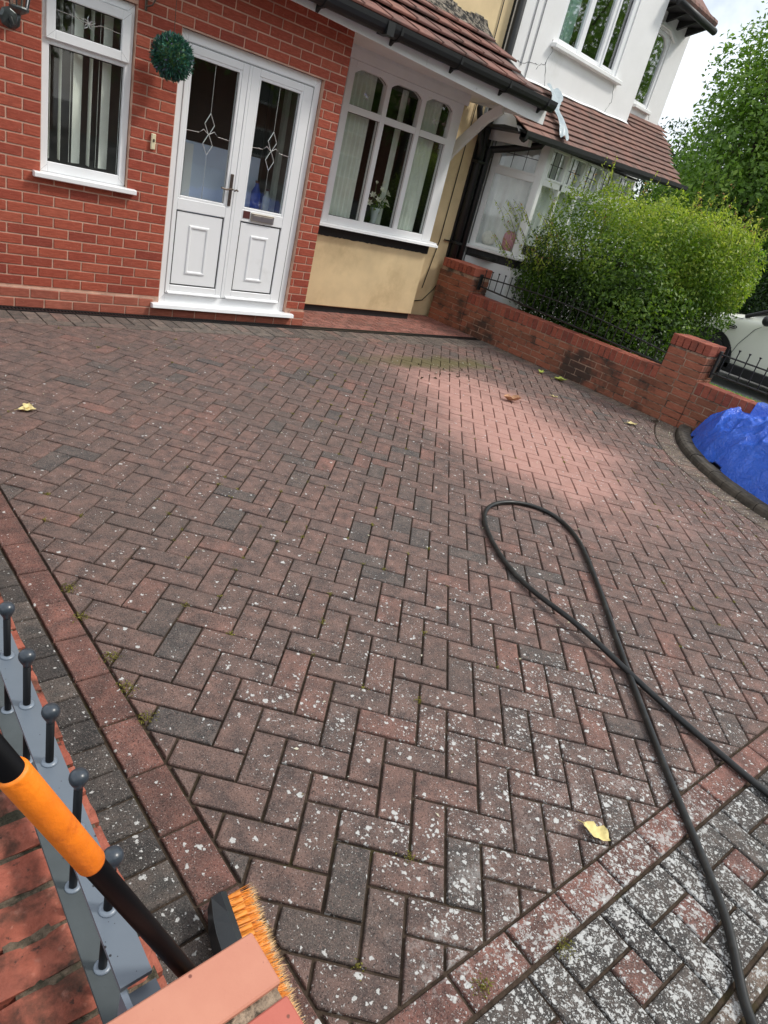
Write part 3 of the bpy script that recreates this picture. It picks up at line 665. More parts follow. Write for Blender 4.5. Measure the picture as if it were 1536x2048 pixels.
def leaf(x0, x1, gx0, gx1, glz0, glz1, pz0, pz1, extra=False):
    y0 = yD-.006; y1 = yD+.055; z0, z1 = .192, 2.082
    mb = MB(); mb.cbox(x0, gx0-.018, y0, y1, z0, z1, .004); mb.cbox(gx1+.018, x1, y0, y1, z0, z1, .004)
    mb.cbox(gx0-.019, gx1+.019, y0+.0006, y1, glz1+.018, z1, .004); mb.cbox(gx0-.019, gx1+.019, y0+.0006, y1, pz1+.004, glz0-.018, .004)
    mb.cbox(gx0-.019, gx1+.019, y0+.0006, y1, z0, pz0-.004, .004)
    d = obj('door', mb, 'upvc', house)
    obj('glazing_bead', frame_rect(MB(), gx0-.019, gx1+.019, glz0-.019, glz1+.019, .022, y0+.004, y1-.01), 'upvc', d)
    obj('pane', MB().box(gx0-.004, gx1+.004, y0+.028, y0+.032, glz0-.004, glz1+.004), 'glass', d)
    obj('gasket', gasket(gasket(MB(), gx0, gx1, glz0, glz1, y0+.018, .005), gx0-.014, gx1+.014, pz0, pz1, y0+.008, .005), 'seal', d)
    px0, px1 = gx0-.008, gx1+.008; mx_ = (px0+px1)/2
    p = MB().cbox(px0, px1, y0+.010, y0+.03, pz0+.006, pz1-.006, .003); obj('lower_panel', p, 'upvc', d)
    ix0, ix1, iz0, iz1 = mx_-.095, mx_+.095, .372, .782
    q = MB()
    for (a0, a1, c0, c1) in ((ix0, ix1, iz0, iz1),):
        pr = [(0, 0), (.006, .010), (.018, .010), (.026, 0)]
        for i in range(3):
            (o0, h0), (o1, h1) = pr[i], pr[i+1]
            A = [(a0+o0, c0+o0), (a1-o0, c0+o0), (a1-o0, c1-o0), (a0+o0, c1-o0)]; B = [(a0+o1, c0+o1), (a1-o1, c0+o1), (a1-o1, c1-o1), (a0+o1, c1-o1)]
            for k in range(4):
                j = (k+1) % 4
                q.add([(A[k][0], y0+.0098-h0, A[k][1]), (A[j][0], y0+.0098-h0, A[j][1]), (B[j][0], y0+.0098-h1, B[j][1]), (B[k][0], y0+.0098-h1, B[k][1])], [(0, 1, 2, 3)])
    obj('panel_moulding', q, 'upvc', d)
    obj('weather_bar', MB().prism([(y0-.002, .214), (y0-.028, .205), (y0-.030, .196), (y0-.002, .196)], x0+.015, x1-.015, 'x'), 'upvc', d)
    # leaded diamond with side strips
    cx = (gx0+gx1)/2; yy = y0+.024; s = .075; mb = MB(); zc = 1.505
    def dia(cx_, cz_, a, b_): mb.tube([(cx_, yy, cz_+b_), (cx_+a, yy, cz_), (cx_, yy, cz_-b_), (cx_-a, yy, cz_), (cx_, yy, cz_+b_)], .0040, 5)
    dia(cx, zc+.075, .044, .080); dia(cx, zc-.075, .044, .080)
    for sx in (-1, 1):
        mb.tube([(cx, yy, zc), (cx+sx*.048, yy, zc+.030), (cx+sx*.085, yy, zc), (cx+sx*.048, yy, zc-.045), (cx, yy, zc)], .0034, 5)
        mb.tube([(cx+sx*.085, yy, zc), (gx1 if sx > 0 else gx0, yy, zc-.006)], .0022, 5)
    mb.tube([(cx, yy, zc+.155), (cx, yy, glz1)], .0018, 5); mb.tube([(cx, yy, zc-.155), (cx, yy, glz0)], .0014, 5)
    obj('bevel_motif', mb, 'lead', d)
    return d
dl = leaf(2.716, 3.262, 2.772, 3.186, 1.004, 2.008, .270, .888)
drr = leaf(3.290, 3.908, 3.386, 3.790, 1.010, 2.008, .270, .888)
obj('door_handle', MB().cbox(3.211, 3.241, yD-.016, yD-.006, .996, 1.256, .004).tube([(3.226, yD-.012, 1.135), (3.226, yD-.05, 1.137), (3.205, yD-.058, 1.139), (3.16, yD-.056, 1.128), (3.115, yD-.05, 1.134)], .0075, 8).sphere((3.226, yD-.02, 1.045), .008, 8, 6), 'bronze', dl)
obj('handle_lever', MB().tube([(3.240, yD-.05, 1.128), (3.262, yD-.055, 1.140), (3.275, yD-.055, 1.132)], .0075, 8), 'bronze', dl)
obj('meeting_stile', MB().cbox(3.2625, 3.289, yD-.009, yD+.05, .192, 2.082, .003), 'upvc', dr)
obj('letter_plate', MB().cbox(3.462, 3.706, yD-.020, yD-.006, .908, .978, .004).cbox(3.478, 3.690, yD-.024, yD-.018, .922, .964, .002), 'nickel', drr)
obj('square_sticker', MB().cbox(3.383, 3.452, yD-.010, yD-.006, .922, .984, .001), 'brown_plate', drr)
# what shows through the door glass: inner door, side lining, shelf with bottles
ind = thing('inner_door', (3.3, 6.3, .05), 'pale blue inner front door seen through the porch door glass', 'inner door')
obj('door_leaf', MB().cbox(2.95, 3.75, 6.20, 6.245, .06, 1.42, .004), 'inner_door', ind)
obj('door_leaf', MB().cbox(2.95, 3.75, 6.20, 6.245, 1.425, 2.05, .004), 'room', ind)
obj('door_stile', MB().cbox(2.98, 3.06, 6.185, 6.20, .1, 1.4, .003).cbox(3.40, 3.47, 6.185, 6.20, .1, 1.4, .003), 'upvc', ind)
obj('side_lining', MB().cbox(4.00, 4.045, 5.98, 6.1, .1, 2.2, .003).cbox(4.00, 4.045, 6.30, 6.36, .1, 2.2, .003), 'curtain', ind)
sh = thing('hall_shelf', (3.9, 6.2, .7), 'low white shelf inside the porch behind the right hand door', 'shelf'); obj('shelf_board', MB().cbox(3.60, 4.04, 5.99, 6.45, .93, .96, .004), 'upvc', sh); obj('shelf_support', MB().box(3.62, 4.0, 6.4, 6.42, .05, .93), 'upvc', sh)
def bottle(name, x, y, z, r_, h_, mat, lab, cap='brown_plate'):
    t = thing(name, (x, y, z), lab, 'bottle'); obj('bottle_body', MB().lathe([(r_*.9, 0), (r_, .01), (r_, h_*.62), (r_*.45, h_*.80), (r_*.36, h_*.92)], (x, y, z), 16), mat, t, True); obj('cap', MB().lathe([(r_*.42, h_*.92), (r_*.42, h_)], (x, y, z), 14), cap, t)
bottle('cleaning_bottle', 3.70, 6.12, .962, .045, .27, 'blue_bottle', 'dark blue bottle with a brown cap on the porch shelf')
bottle('spray_bottle', 3.80, 6.08, .962, .04, .22, 'clear_plastic', 'milky clear bottle on the porch shelf right of the blue one')

# ---- bay window
YB = 6.35
by = obj('bay_wall', MB().cbox(4.635, 6.380, YB, 6.695, .072, .842, .008), 'render_cream', house)
obj('bay_base', MB().box(4.67, 6.36, YB+.03, 6.69, -.03, .0715), 'black_paint', house)
rag = [(4.625, .936)]+[(4.625+i*.0176, .842+random.uniform(-.007, .004)) for i in range(0, 101)][0:1]
poly = [(4.622, .934), (4.622, .838)]+[(4.622+1.765*i/60, .838+random.uniform(-.006, .005)) for i in range(1, 60)]+[(6.390, .838), (6.390, .934)]
obj('black_band', MB().prism(poly, YB-.006, 6.694), 'black_paint', house)
bw = obj('bay_window', frame_rect(MB(), 4.655, 6.290, .985, 2.492, .086, YB-.03, YB+.045, wb=.066, wt=.060), 'upvc', house)
g = MB()
for x0, x1 in ((5.178, 5.243), (5.700, 5.768)): g.cbox(x0, x1, YB-.031, YB+.044, 1.04, 2.44, .004)
g.cbox(4.735, 5.1785, YB-.0300, YB+.0435, 2.046, 2.112, .004).cbox(5.2425, 5.7005, YB-.0300, YB+.0435, 2.046, 2.112, .004).cbox(5.7675, 6.21, YB-.0300, YB+.0435, 2.046, 2.112, .004)
obj('mullion', g, 'upvc', bw)
PX = [(4.742, 5.178), (5.243, 5.700), (5.768, 6.203)]
for i, (x0, x1) in enumerate(PX):
    obj('pane', MB().box(x0-.01, x1+.01, YB+.010, YB+.014, 1.04, 2.05), 'glass', bw)
    zt, zs = 2.452, 2.385                               # arched head
    n = 14; arc = [(x0+(x1-x0)*k/n, zs+(zt-zs)*math.sin(math.pi*k/n)**.75) for k in range(n+1)]
    sp = MB()
    for k in range(n):
        (xa, za), (xb, zb) = arc[k], arc[k+1]
        sp.add([(xa, YB-.026, za), (xb, YB-.026, zb), (xb, YB-.026, 2.46), (xa, YB-.026, 2.46), (xa, YB+.04, za), (xb, YB+.04, zb)], [(0, 1, 2, 3), (0, 4, 5, 1)])
    obj('arched_head', sp, 'upvc', bw)
    obj('pane', MB().box(x0-.01, x1+.01, YB+.010, YB+.014, 2.10, 2.47), 'glass', bw)
    gk = gasket(MB(), x0, x1, 1.052, 2.046, YB-.002, .005); gk.box(x0, x1, YB-.002, YB+.002, 2.112, 2.117)
    gk.tube([(a, YB-.002, c) for a, c in arc], .003, 4); obj('gasket', gk, 'seal', bw)
    if i != 1: obj('bevel_motif', motif(MB(), (x0+x1)/2, 2.235, YB+.006, .042, .0034), 'lead', bw)
obj('bay_sill', MB().prism([(YB-.095, .960), (YB-.100, .938), (YB-.07, .936), (YB+.05, .938), (YB+.05, .986), (YB-.06, .986), (YB-.06, .972)], 4.575, 6.452, 'x'), 'upvc', bw)
obj('bay_corner_post', MB().cbox(6.292, 6.372, YB-.012, 6.69, .987, 2.50, .005), 'upvc', bw); obj('bay_corner_post', MB().cbox(4.585, 4.653, YB-.012, 6.69, .987, 2.50, .005), 'upvc', bw)
obj('bay_fascia_board', MB().cbox(4.21, 6.405, YB-.045, YB-.02, 2.493, 2.640, .003).cbox(4.21, 6.405, YB-.052, YB-.046, 2.575, 2.585, .001), 'white_paint', house)
obj('gap_post', MB().cbox(4.21, 4.60, YB+.02, YB+.06, -.02, 2.5, .004), 'render_cream', house)
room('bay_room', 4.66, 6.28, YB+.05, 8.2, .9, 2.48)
def curtain(x0, x1, lab, grp, ya=YB+.10):
    n = 42; V = []; pts = []
    for i in range(n+1): u_ = i/n; pts.append((x0+(x1-x0)*u_, ya+.016*math.sin(u_*math.pi*2*((x1-x0)/.062))))
    mb = MB()
    for i in range(n): (a, c), (b, d) = pts[i], pts[i+1]; mb.add([(a, c, .99), (b, d, .99), (b, d, 2.44), (a, c, 2.44)], [(0, 1, 2, 3)]); mb.add([(a, c+.002, .99), (b, d+.002, .99), (b, d+.002, 2.44), (a, c+.002, 2.44)], [(0, 3, 2, 1)])
    t = thing('curtain', ((x0+x1)/2, ya, 2.44), lab, 'curtain', grp); obj('curtain_cloth', mb, 'curtain', t, True)
    return t
curtain(4.70, 5.12, 'pale green pleated curtain drawn behind the left pane of the bay window', 'curtains in the bay window')
curtain(5.60, 5.69, 'narrow folded strip of curtain at the right of the middle pane behind the lilies', 'curtains in the bay window', YB+.20)
curtain(5.80, 6.14, 'pale green pleated curtain drawn behind the right pane of the bay window', 'curtains in the bay window')
# lilies
vs = thing('vase_of_lilies', (5.50, 6.47, .99), 'glass vase of white lilies standing on the bay window ledge behind the middle pane', 'vase')
obj('ledge_board', MB().box(4.67, 6.27, YB+.052, YB+.30, .96, .992), 'white_paint', house)  # plain white inner ledge that the vase stands on
obj('vase', MB().lathe([(.040, 0), (.046, .02), (.030, .09), (.046, .17), (.056, .22), (.050, .225)], (5.50, 6.47, .993), 20), 'clear_plastic', vs, True)
st = MB(); fl = MB()
heads = [(5.40, 6.44, 1.33), (5.43, 6.46, 1.46), (5.52, 6.47, 1.48), (5.60, 6.45, 1.38), (5.46, 6.41, 1.29), (5.57, 6.43, 1.30), (5.49, 6.42, 1.40), (5.38, 6.45, 1.24), (5.64, 6.47, 1.27)]
for hx, hy, hz in heads: st.tube([(5.50, 6.47, 1.05), ((5.50+hx)/2, 6.47, 1.22), (hx, hy, hz)], .004, 5)
obj('lily_stem', st, 'stem_green', vs)
for j, (hx, hy, hz) in enumerate(heads):
    f_ = MB(); op = .045 if j not in (1, 2) else .018; d = Vector((hx-5.5, -.10, .10)).normalized()
    a = Vector((0, 0, 1)).cross(d).normalized(); b = d.cross(a)
    for k in range(6):
        t = k*math.pi/3; e = (a*math.cos(t)+b*math.sin(t)); c0 = Vector((hx, hy, hz)); tip = c0+e*op+d*.038; mid_ = c0+e*op*.55+d*.036; wv = e.cross(d)*.012
        f_.add([c0, mid_+wv, tip, mid_-wv], [(0, 1, 2, 3)])
    obj('lily_flower', f_, 'petal', vs)
C = np.random.normal(size=(60, 3))*[.07, .03, .05]+[5.50, 6.46, 1.27]
leaves_mesh('lily_leaf', C, np.random.normal(size=(60, 3)), np.full(60, .07), np.full(60, .018), np.random.uniform(0, .6, 60), mat='hedge_leaf', parent=vs, kind='stuff')

# ---- lean-to roof, fascia, gutter
rf = obj('roof', MB().prism([(5.50, 2.655), (6.695, 3.31), (6.695, 3.27), (5.50, 2.615)], 1.0, 6.84, 'x'), 'black_paint', house)
obj('soffit', MB().box(1.0, 6.80, 5.515, 6.69, 2.605, 2.618), 'white_paint', house)
obj('fascia', MB().prism([(1.0, 2.61), (3.7, 2.562), (4.90, 2.527), (4.90, 2.70), (1.0, 2.70)], 5.495, 5.513), 'white_paint', house)
obj('fascia', MB().prism([(4.904, 2.527), (6.50, 2.482), (6.80, 2.482), (6.80, 2.70), (4.904, 2.70)], 5.495, 5.513), 'white_paint', house)
obj('verge_board', MB().prism([(5.515, 2.50), (6.69, 2.60), (6.69, 3.27), (5.515, 2.62)], 6.805, 6.822, 'x'), 'white_paint', house)
gt = MB(); n = 9
for (xa, xb) in ((1.0, 4.3), (4.3, 6.78)):
    for k in range(n):
        t0, t1 = math.pi*k/n, math.pi*(k+1)/n
        p = lambda t, r_: (5.426-r_*math.cos(t), 2.706-r_*math.sin(t)*1.55)
        A, B, C_, D_ = p(t0, .068), p(t1, .068), p(t1, .063), p(t0, .063)
        gt.prism([A, B, C_, D_], xa, xb, 'x')
gt.prism([(5.362, 2.70), (5.372, 2.64), (5.426, 2.605), (5.484, 2.64), (5.49, 2.70)], 6.77, 6.782, 'x').box(4.26, 4.34, 5.352, 5.492, 2.602, 2.70)
obj('gutter', gt, 'black_plastic', house)
for gx in (2.9, 3.62, 4.42, 5.2, 5.95, 6.62): obj('gutter_bracket', MB().prism([(5.355, 2.70), (5.360, 2.64), (5.40, 2.595), (5.46, 2.590), (5.494, 2.560), (5.494, 2.70)], gx, gx+.028, 'x'), 'black_plastic', house)
# roof tiles, four exposed rows plus the eaves row
TW, TL, TT = .330, .40, .024
tl = MB().cbox(-TW/2+.0015, TW/2-.0015, 0, TL, 0, TT, .005).cbox(-TW/2+.004, -TW/2+.022, .002, TL-.01, TT-.001, TT+.008, .003)
tme = tl.mesh('roof_tile'); tme.materials.append(M['tile'])
sl = math.atan2(.655, 1.195)
for r_ in range(5):
    s0 = -.125+r_*.286
    nx = 0; xx = 2.2+(.165 if r_ % 2 else 0)
    while xx < 6.78:
        o = bpy.data.objects.new('roof_tile', tme); COL.objects.link(o)
        yy = 5.50+s0*math.cos(sl); zz_ = 2.680+s0*math.sin(sl)+.012
        o.location = (xx+random.uniform(-.002, .002), yy, zz_+random.uniform(0, .004)); o.rotation_euler = (sl-.155, random.uniform(-.006, .006), random.uniform(-.006, .006)); par(o, rf); xx += TW
    
fb = MB(); n = 60
for i in range(n):
    xa = 2.2+(4.55)*i/n; xb = 2.2+4.55*(i+1)/n
    za, zb = 3.345+.02*math.sin(i*.9), 3.345+.02*math.sin((i+1)*.9)
    fb.add([(xa, 6.50, 3.235), (xb, 6.50, 3.235), (xb, 6.66, 3.36), (xa, 6.66, 3.36), (xa, 6.695, za+.07), (xb, 6.695, za+.07)], [(0, 1, 2, 3), (3, 2, 5, 4)])
obj('mortar_flashing', fb, 'flashing', house)
# timber bracket under the open end of the roof
obj('roof_bracket', MB().prism([(6.68, 1.86), (6.62, 1.86), (6.54, 1.98), (6.33, 2.19), (6.13, 2.38), (5.93, 2.50), (5.98, 2.595), (6.22, 2.455), (6.45, 2.24), (6.68, 2.03)], 6.575, 6.615, 'x').cbox(6.56, 6.63, 6.64, 6.695, 1.46, 2.03, .008), 'white_paint', house)
# cables on the cream wall
cb = MB(); cb.tube([(6.93, 6.688, 6.5), (6.925, 6.688, 3.4), (6.915, 6.688, 2.0), (6.90, 6.688, 1.0), (6.84, 6.688, .62), (6.80, 6.688, .36)], .006, 6)
cb.tube([(6.52, 6.688, .20), (6.66, 6.688, .17), (6.86, 6.688, .20), (7.02, 6.688, .36), (7.09, 6.688, .46)], .006, 6)
tcb = obj('wall_cable', cb, 'black_plastic', label='thin black cable running down the cream wall beside the downpipe', category='cable')
# downpipes at the party line
dp = thing('downpipe', (7.14, 6.62, 0), 'black downpipe on the cream side of the party line between the houses', 'downpipe', 'black downpipes between the two houses')
obj('pipe', MB().tube([(7.165, 6.63, 7.0), (7.165, 6.63, 2.35), (7.155, 6.62, .02)], .052, 14), 'black_plastic', dp, True)
obj('branch_pipe', MB().tube([(6.90, 6.60, 2.66), (6.90, 6.60, 2.56), (7.0, 6.61, 2.40), (7.12, 6.62, 2.20), (7.15, 6.62, 2.0)], .038, 12), 'black_plastic', dp, True)
obj('pipe_clip', MB().box(7.09, 7.23, 6.57, 6.69, 1.0, 1.03).box(6.98, 7.091, 6.66, 6.69, 1.01, 1.025), 'black_plastic', dp); obj('pipe_clip', MB().box(7.09, 7.23, 6.57, 6.69, 2.0, 2.03), 'black_plastic', dp)
obj('black_strip', MB().box(7.10, 7.345, 6.675, 6.70, -.05, 2.36), 'black_paint', house)
dp2 = thing('downpipe', (7.27, 6.60, 0), 'black downpipe with a swan neck from the white house gutter', 'downpipe', 'black downpipes between the two houses')
obj('pipe', MB().tube([(7.55, 5.98, 2.45), (7.54, 6.02, 2.36), (7.42, 6.35, 2.26), (7.29, 6.58, 2.19), (7.275, 6.60, 2.08), (7.275, 6.60, .02)], .043, 12), 'black_plastic', dp2, True)
obj('collar', MB().tube([(7.275, 6.60, 2.10), (7.275, 6.60, 2.20)], .056, 12), 'black_plastic', dp2)

# doorbell, lamp, hanging ball
db = thing('doorbell', (2.484, YF, 1.36), 'small cream doorbell push on the brick between window and door', 'doorbell')
obj('bell_case', MB().cbox(2.466, 2.502, YF-.022, YF-.002, 1.30, 1.412, .005), 'bell', db); obj('push_button', MB().cbox(2.477, 2.491, YF-.026, YF-.022, 1.355, 1.375, .001), 'bronze', db)
lp = thing('wall_lamp', (1.47, YF, 1.85), 'dark metal coach lantern on the brick left of the porch window', 'wall lamp')
obj('backplate', MB().lathe([(.062, 0), (.062, .010), (.045, .020), (.02, .024)], (0, 0, 0), 8), 'lamp_metal', lp, False, loc=(1.475, YF-.003, 1.865), rot=(R(90), 0, 0))
obj('arm', MB().tube([(1.475, YF-.03, 1.865), (1.478, YF-.10, 1.81), (1.485, YF-.16, 1.83), (1.487, YF-.175, 1.89)], .012, 10), 'lamp_metal', lp, True)
obj('lantern_glass', MB().lathe([(.05, 0), (.088, .19)], (0, 0, 0), 6), 'glass_up', lp, loc=(1.487, YF-.175, 1.925))
lf = MB()
for k in range(6):
    t = k*math.pi/3; lf.tube([(1.487+.05*math.cos(t), YF-.175+.05*math.sin(t), 1.925), (1.487+.088*math.cos(t), YF-.175+.088*math.sin(t), 2.115)], .005, 5)
lf.lathe([(.015, -.035), (.055, -.012), (.060, 0), (.055, .008)], (1.487, YF-.175, 1.922), 12).lathe([(.10, 0), (.10, .01), (.03, .08), (.012, .12)], (1.487, YF-.175, 2.115), 12); obj('lantern_frame', lf, 'lamp_metal', lp)
hb = thing('hanging_bracket', (2.36, YF, 2.3), 'rusty scrolled iron bracket on the brick above the door corner', 'bracket')
obj('back_bar', MB().cbox(2.350, 2.368, YF-.012, YF-.001, 2.175, 2.52, .002), 'bronze', hb)
obj('scroll_arm', MB().tube([(2.359, YF-.008, 2.46), (2.40, YF-.12, 2.47), (2.455, YF-.235, 2.465), (2.47, YF-.25, 2.45)], .007, 6).tube([(2.359, YF-.010, 2.20), (2.385, YF-.05, 2.215), (2.40, YF-.075, 2.26), (2.40, YF-.055, 2.31), (2.38, YF-.03, 2.30), (2.385, YF-.045, 2.27)], .006, 6).tube([(2.36, YF-.012, 2.24), (2.40, YF-.10, 2.32), (2.42, YF-.14, 2.42), (2.41, YF-.12, 2.465)], .006, 6), 'bronze', hb)
tb = thing('topiary_ball', (2.486, 5.50, 1.94), 'round artificial green topiary ball hanging beside the door', 'topiary ball')
obj('ball_core', MB().sphere((2.486, 5.50, 1.935), .118, 18, 12), 'stem_green', tb)
obj('hanging_wire', MB().tube([(2.486, 5.50, 2.04), (2.474, 5.485, 2.45)], .0025, 5), 'bronze', tb)
n = 3400; d = np.random.normal(size=(n, 3)); d /= np.linalg.norm(d, axis=1, keepdims=True); C = d*np.random.uniform(.110, .152, (n, 1))*[1, 1, 1.0]+[2.486, 5.50, 1.935]
side = np.random.normal(size=(n, 3)); nn = np.cross(d, side)
def spikes(name, C, D, L, W, rnd, mat, parent=None, **tags):
    n = len(C); D = D/np.linalg.norm(D, axis=1, keepdims=True); s_ = np.cross(D, np.random.normal(size=(n, 3))); s_ /= np.linalg.norm(s_, axis=1, keepdims=True)+1e-9
    L = np.asarray(L).reshape(-1, 1); W = np.asarray(W).reshape(-1, 1)
    V = np.stack([C-D*L*.5, C+s_*W*.5, C+D*L*.5, C-s_*W*.5], 1).reshape(-1, 3).astype(np.float32)
    me = bpy.data.meshes.new(name); me.vertices.add(4*n); me.vertices.foreach_set('co', V.ravel()); me.loops.add(4*n)
    me.loops.foreach_set('vertex_index', np.arange(4*n, dtype=np.int32)); me.polygons.add(n)
    me.polygons.foreach_set('loop_start', np.arange(0, 4*n, 4, dtype=np.int32)); me.polygons.foreach_set('loop_total', np.full(n, 4, dtype=np.int32))
    at = me.attributes.new('rnd', 'FLOAT', 'FACE'); at.data.foreach_set('value', np.asarray(rnd, dtype=np.float32)); me.update(); me.validate()
    me.materials.append(M[mat]); o = bpy.data.objects.new(name, me); COL.objects.link(o); par(o, parent)
    for k, v in tags.items(): o[k] = v
    return o
spikes('foliage', C, d+np.random.normal(size=(n, 3))*.35, np.random.uniform(.026, .044, n), np.random.uniform(.007, .012, n), np.random.uniform(0, 1, n), 'topiary', tb)

# ------------------------------------------------------------------ near wall, pillar, railing, broom
KS = .034
def nx_(x, y): return x+KS*(y-.55)
nw = thing('low_brick_wall', (.24, 2.8, 0), 'low red brick wall along the left of the drive with mossy bricks laid on edge', 'garden wall')
core = MB(); ys = (.30, 5.5)
core.prism([(nx_(.150, ys[0]), ys[0]), (nx_(.332, ys[0]), ys[0]), (nx_(.332, ys[1]), ys[1]), (nx_(.150, ys[1]), ys[1])], -.06, .374, 'z')
wc = obj('wall_core', core, 'mortar_near', nw)
def rough_box(x0, x1, y0, y1, z0, z1, amp=.0022, cuts=5):
    """worn brick with an uneven top surface"""
    mb = MB(); nxn, nyn = 9, 4; g = {}
    def h(i, j): return random.uniform(-amp, amp)
    for i in range(nxn):
        for j in range(nyn):
            fx, fy = i/(nxn-1), j/(nyn-1); edge = (i in (0, nxn-1)) or (j in (0, nyn-1))
            g[i, j] = len(mb.v); mb.v.append((x0+(x1-x0)*fx+(random.uniform(-.0016, .0016) if edge else 0), y0+(y1-y0)*fy+(random.uniform(-.0014, .0014) if edge else 0), z1+h(i, j)-(.0035 if edge else 0)-(.003 if edge and random.random() < .18 else 0)))
    for i in range(nxn-1):
        for j in range(nyn-1): mb.f.append((g[i, j], g[i+1, j], g[i+1, j+1], g[i, j+1])); mb.r.append(.5)
    ring = [(i, 0) for i in range(nxn)]+[(nxn-1, j) for j in range(1, nyn)]+[(i, nyn-1) for i in range(nxn-2, -1, -1)]+[(0, j) for j in range(nyn-2, 0, -1)]
    base = {}
    for q in ring: base[q] = len(mb.v); v = mb.v[g[q]]; mb.v.append((v[0], v[1], z0))
    for k in range(len(ring)):
        a, b = ring[k], ring[(k+1) % len(ring)]; mb.f.append((g[a], g[b], base[b], base[a])); mb.r.append(.5)
    return mb
y = .3575; k = 0
while y < 5.4:
    x0, x1 = nx_(.128, y), nx_(.3405, y)
    if y < .36: y += 0
    if y < 2.6:
        mb = rough_box(x0, x1, y+.005, y+.0698, .285, .3795+random.uniform(-.002, .002))
        mb.v = [(v[0], v[1]-KS*(v[0]-.24), v[2]) for v in mb.v]
        autosmooth(obj('coping_brick', mb, 'near_coping', nw), 50)
    else: obj('coping_brick', MB().cbox(x0, x1, y+.005, y+.07, .285, .3795, .003), 'near_coping', nw)
    y += .0750; k += 1
for r_ in range(4):
    yy = .42+(.1125 if r_ % 2 else 0)
    while yy < 5.2:
        L = .212; x = nx_(.3385, yy+.1)
        brick(nw, x, yy+.106, .252-r_*.0746, L, 'wall_brick', rotz=R(90)-KS); yy += .2225
# pillar in front of the camera
pr = thing('brick_pillar', (.19, .17, 0), 'square brick gate pillar with salmon coloured capping bricks in the bottom corner', 'brick pillar')
obj('pillar_core', MB().box(.045, .352, .035, .352, -.06, .568), 'mortar_near', pr)
obj('capping_mortar', MB().box(.035, .3545, .015, .357, .56, .668), 'mortar_sand', pr)
for i, (ya, yb) in enumerate(((.2915, .3605), (.2090, .2765), (.127, .1945), (.045, .113))):
    o = obj('capping_brick', MB().cbox(.146, .3605 if i == 0 else .359, ya, yb, .568, .675-(.001 if i else 0), .0022), 'pier_cap', pr)
    obj('capping_brick', MB().cbox(.030, .134, ya, yb, .568, .674, .0022), 'pier_cap', pr)
for r_ in range(7):
    z = .525-r_*.0746
    if r_ % 2:
        for a, L in ((.0935, .11), (.2525, .205)): brick(pr, a, .0345, z, L, 'wall_brick'); brick(pr, a, .3565, z, L, 'wall_brick', rotz=R(180))
        for a, L in ((.137, .205),): brick(pr, .356, a, z, L, 'wall_brick', rotz=R(90)); 
        brick(pr, .356, .298, z, .11, 'wall_brick', rotz=R(90))
    else:
        for a, L in ((.137, .205), (.298, .11)): brick(pr, a, .0345, z, L, 'wall_brick'); brick(pr, a, .3565, z, L, 'wall_brick', rotz=R(180))
        brick(pr, .356, .252, z, .205, 'wall_brick', rotz=R(90)); brick(pr, .356, .0935, z, .11, 'wall_brick', rotz=R(90))
# railing
rl = thing('wall_railing', (.27, .43, .38), 'grey painted flat bar railing with ball finials on top of the low wall', 'railing')
def bar(x0, x1, y0, y1, z0, z1):
    return MB().prism([(nx_(x0, y0)-.004, y0), (nx_(x1, y0)-.004, y0), (nx_(x1, y1)-.004, y1), (nx_(x0, y1)-.004, y1)], z0, z1, 'z')
obj('top_bar', bar(.2350, .2755, .425, 5.1, .575, .583), 'rail_bar', rl)
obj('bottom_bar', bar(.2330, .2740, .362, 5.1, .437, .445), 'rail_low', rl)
obj('end_strap', MB().box(.2265, .2340, .363, .424, .4455, .575), 'rail', rl)
mp_ = MB().box(.2350, .2740, .361, .4245, .552, .559); obj('fixing_plate', mp_, 'rail_bar', rl)
obj('fixing_bolt', MB().lathe([(.0105, 0), (.0105, .0012)], (.258, .388, .5592), 16), 'seal', rl)
ky = .528
while ky < 5.0:
    x = nx_(.2505, ky)
    n_ = 16 if ky < 2.2 else 8
    pb = MB().tube([(x, ky, .383), (x, ky, .680)], .0062, n_); po = obj('railing_post', pb, 'post', rl, True)
    obj('ball_finial', MB().lathe([(.0062, -.020), (.0070, -.016), (.0100, -.0105), (.0128, -.004), (.0137, .001), (.0128, .006), (.0096, .0105), (.005, .0130), (.0006, .0137)], (x, ky, .693), n_+6), 'ball', po, True)
    if ky < 2.4: obj('weld_collar', MB().lathe([(.0125, .5831), (.0122, .5850), (.0088, .5868), (.0066, .5870)], (x, ky, 0), 16), 'rail', po, True); obj('weld_collar', MB().lathe([(.0125, .4452), (.0122, .4468), (.0088, .4480), (.0066, .4482)], (x, ky, 0), 16), 'rail', po, True)
    ky += .1385
# broom
br = thing('broom', (.523, .37, 0), 'yard broom with orange bristles and black handle leaning over the railing', 'broom')
A_ = Vector((.107, .429, 1.036)); R_ = Vector((.300, .397, .590)); u_ = (R_-A_).normalized(); H_ = R_+u_*((.075-R_.z)/u_.z)
obj('handle', MB().tube([A_-u_*.42, H_+u_*.005], .0112, 28), 'handle', br, True)
obj('sleeve', MB().tube([A_+u_*.003, A_+u_*.006, A_+u_*.172, A_+u_*.175], [.0132, .0139, .0139, .0132], 32), 'orange', br, True)
d_ = Vector((-.19, -.98, 0)).normalized(); pvec = Vector((.98, -.19, 0)).normalized()     # head axis; bristle direction
c_ = Vector((.5225, .372, .052)); hb_ = MB(); Ln = .355
def hp(a, b, z): q = c_+d_*a+pvec*b; return (q.x, q.y, z)
prof = [(-.034, .030), (-.028, .074), (.004, .086), (.018, .078), (.018, .024), (-.022, .020)]
vs = []; stn = [(-Ln, .55), (-Ln+.05, .9), (-Ln+.08, 1), (0, 1), (Ln-.08, 1), (Ln, .6)]
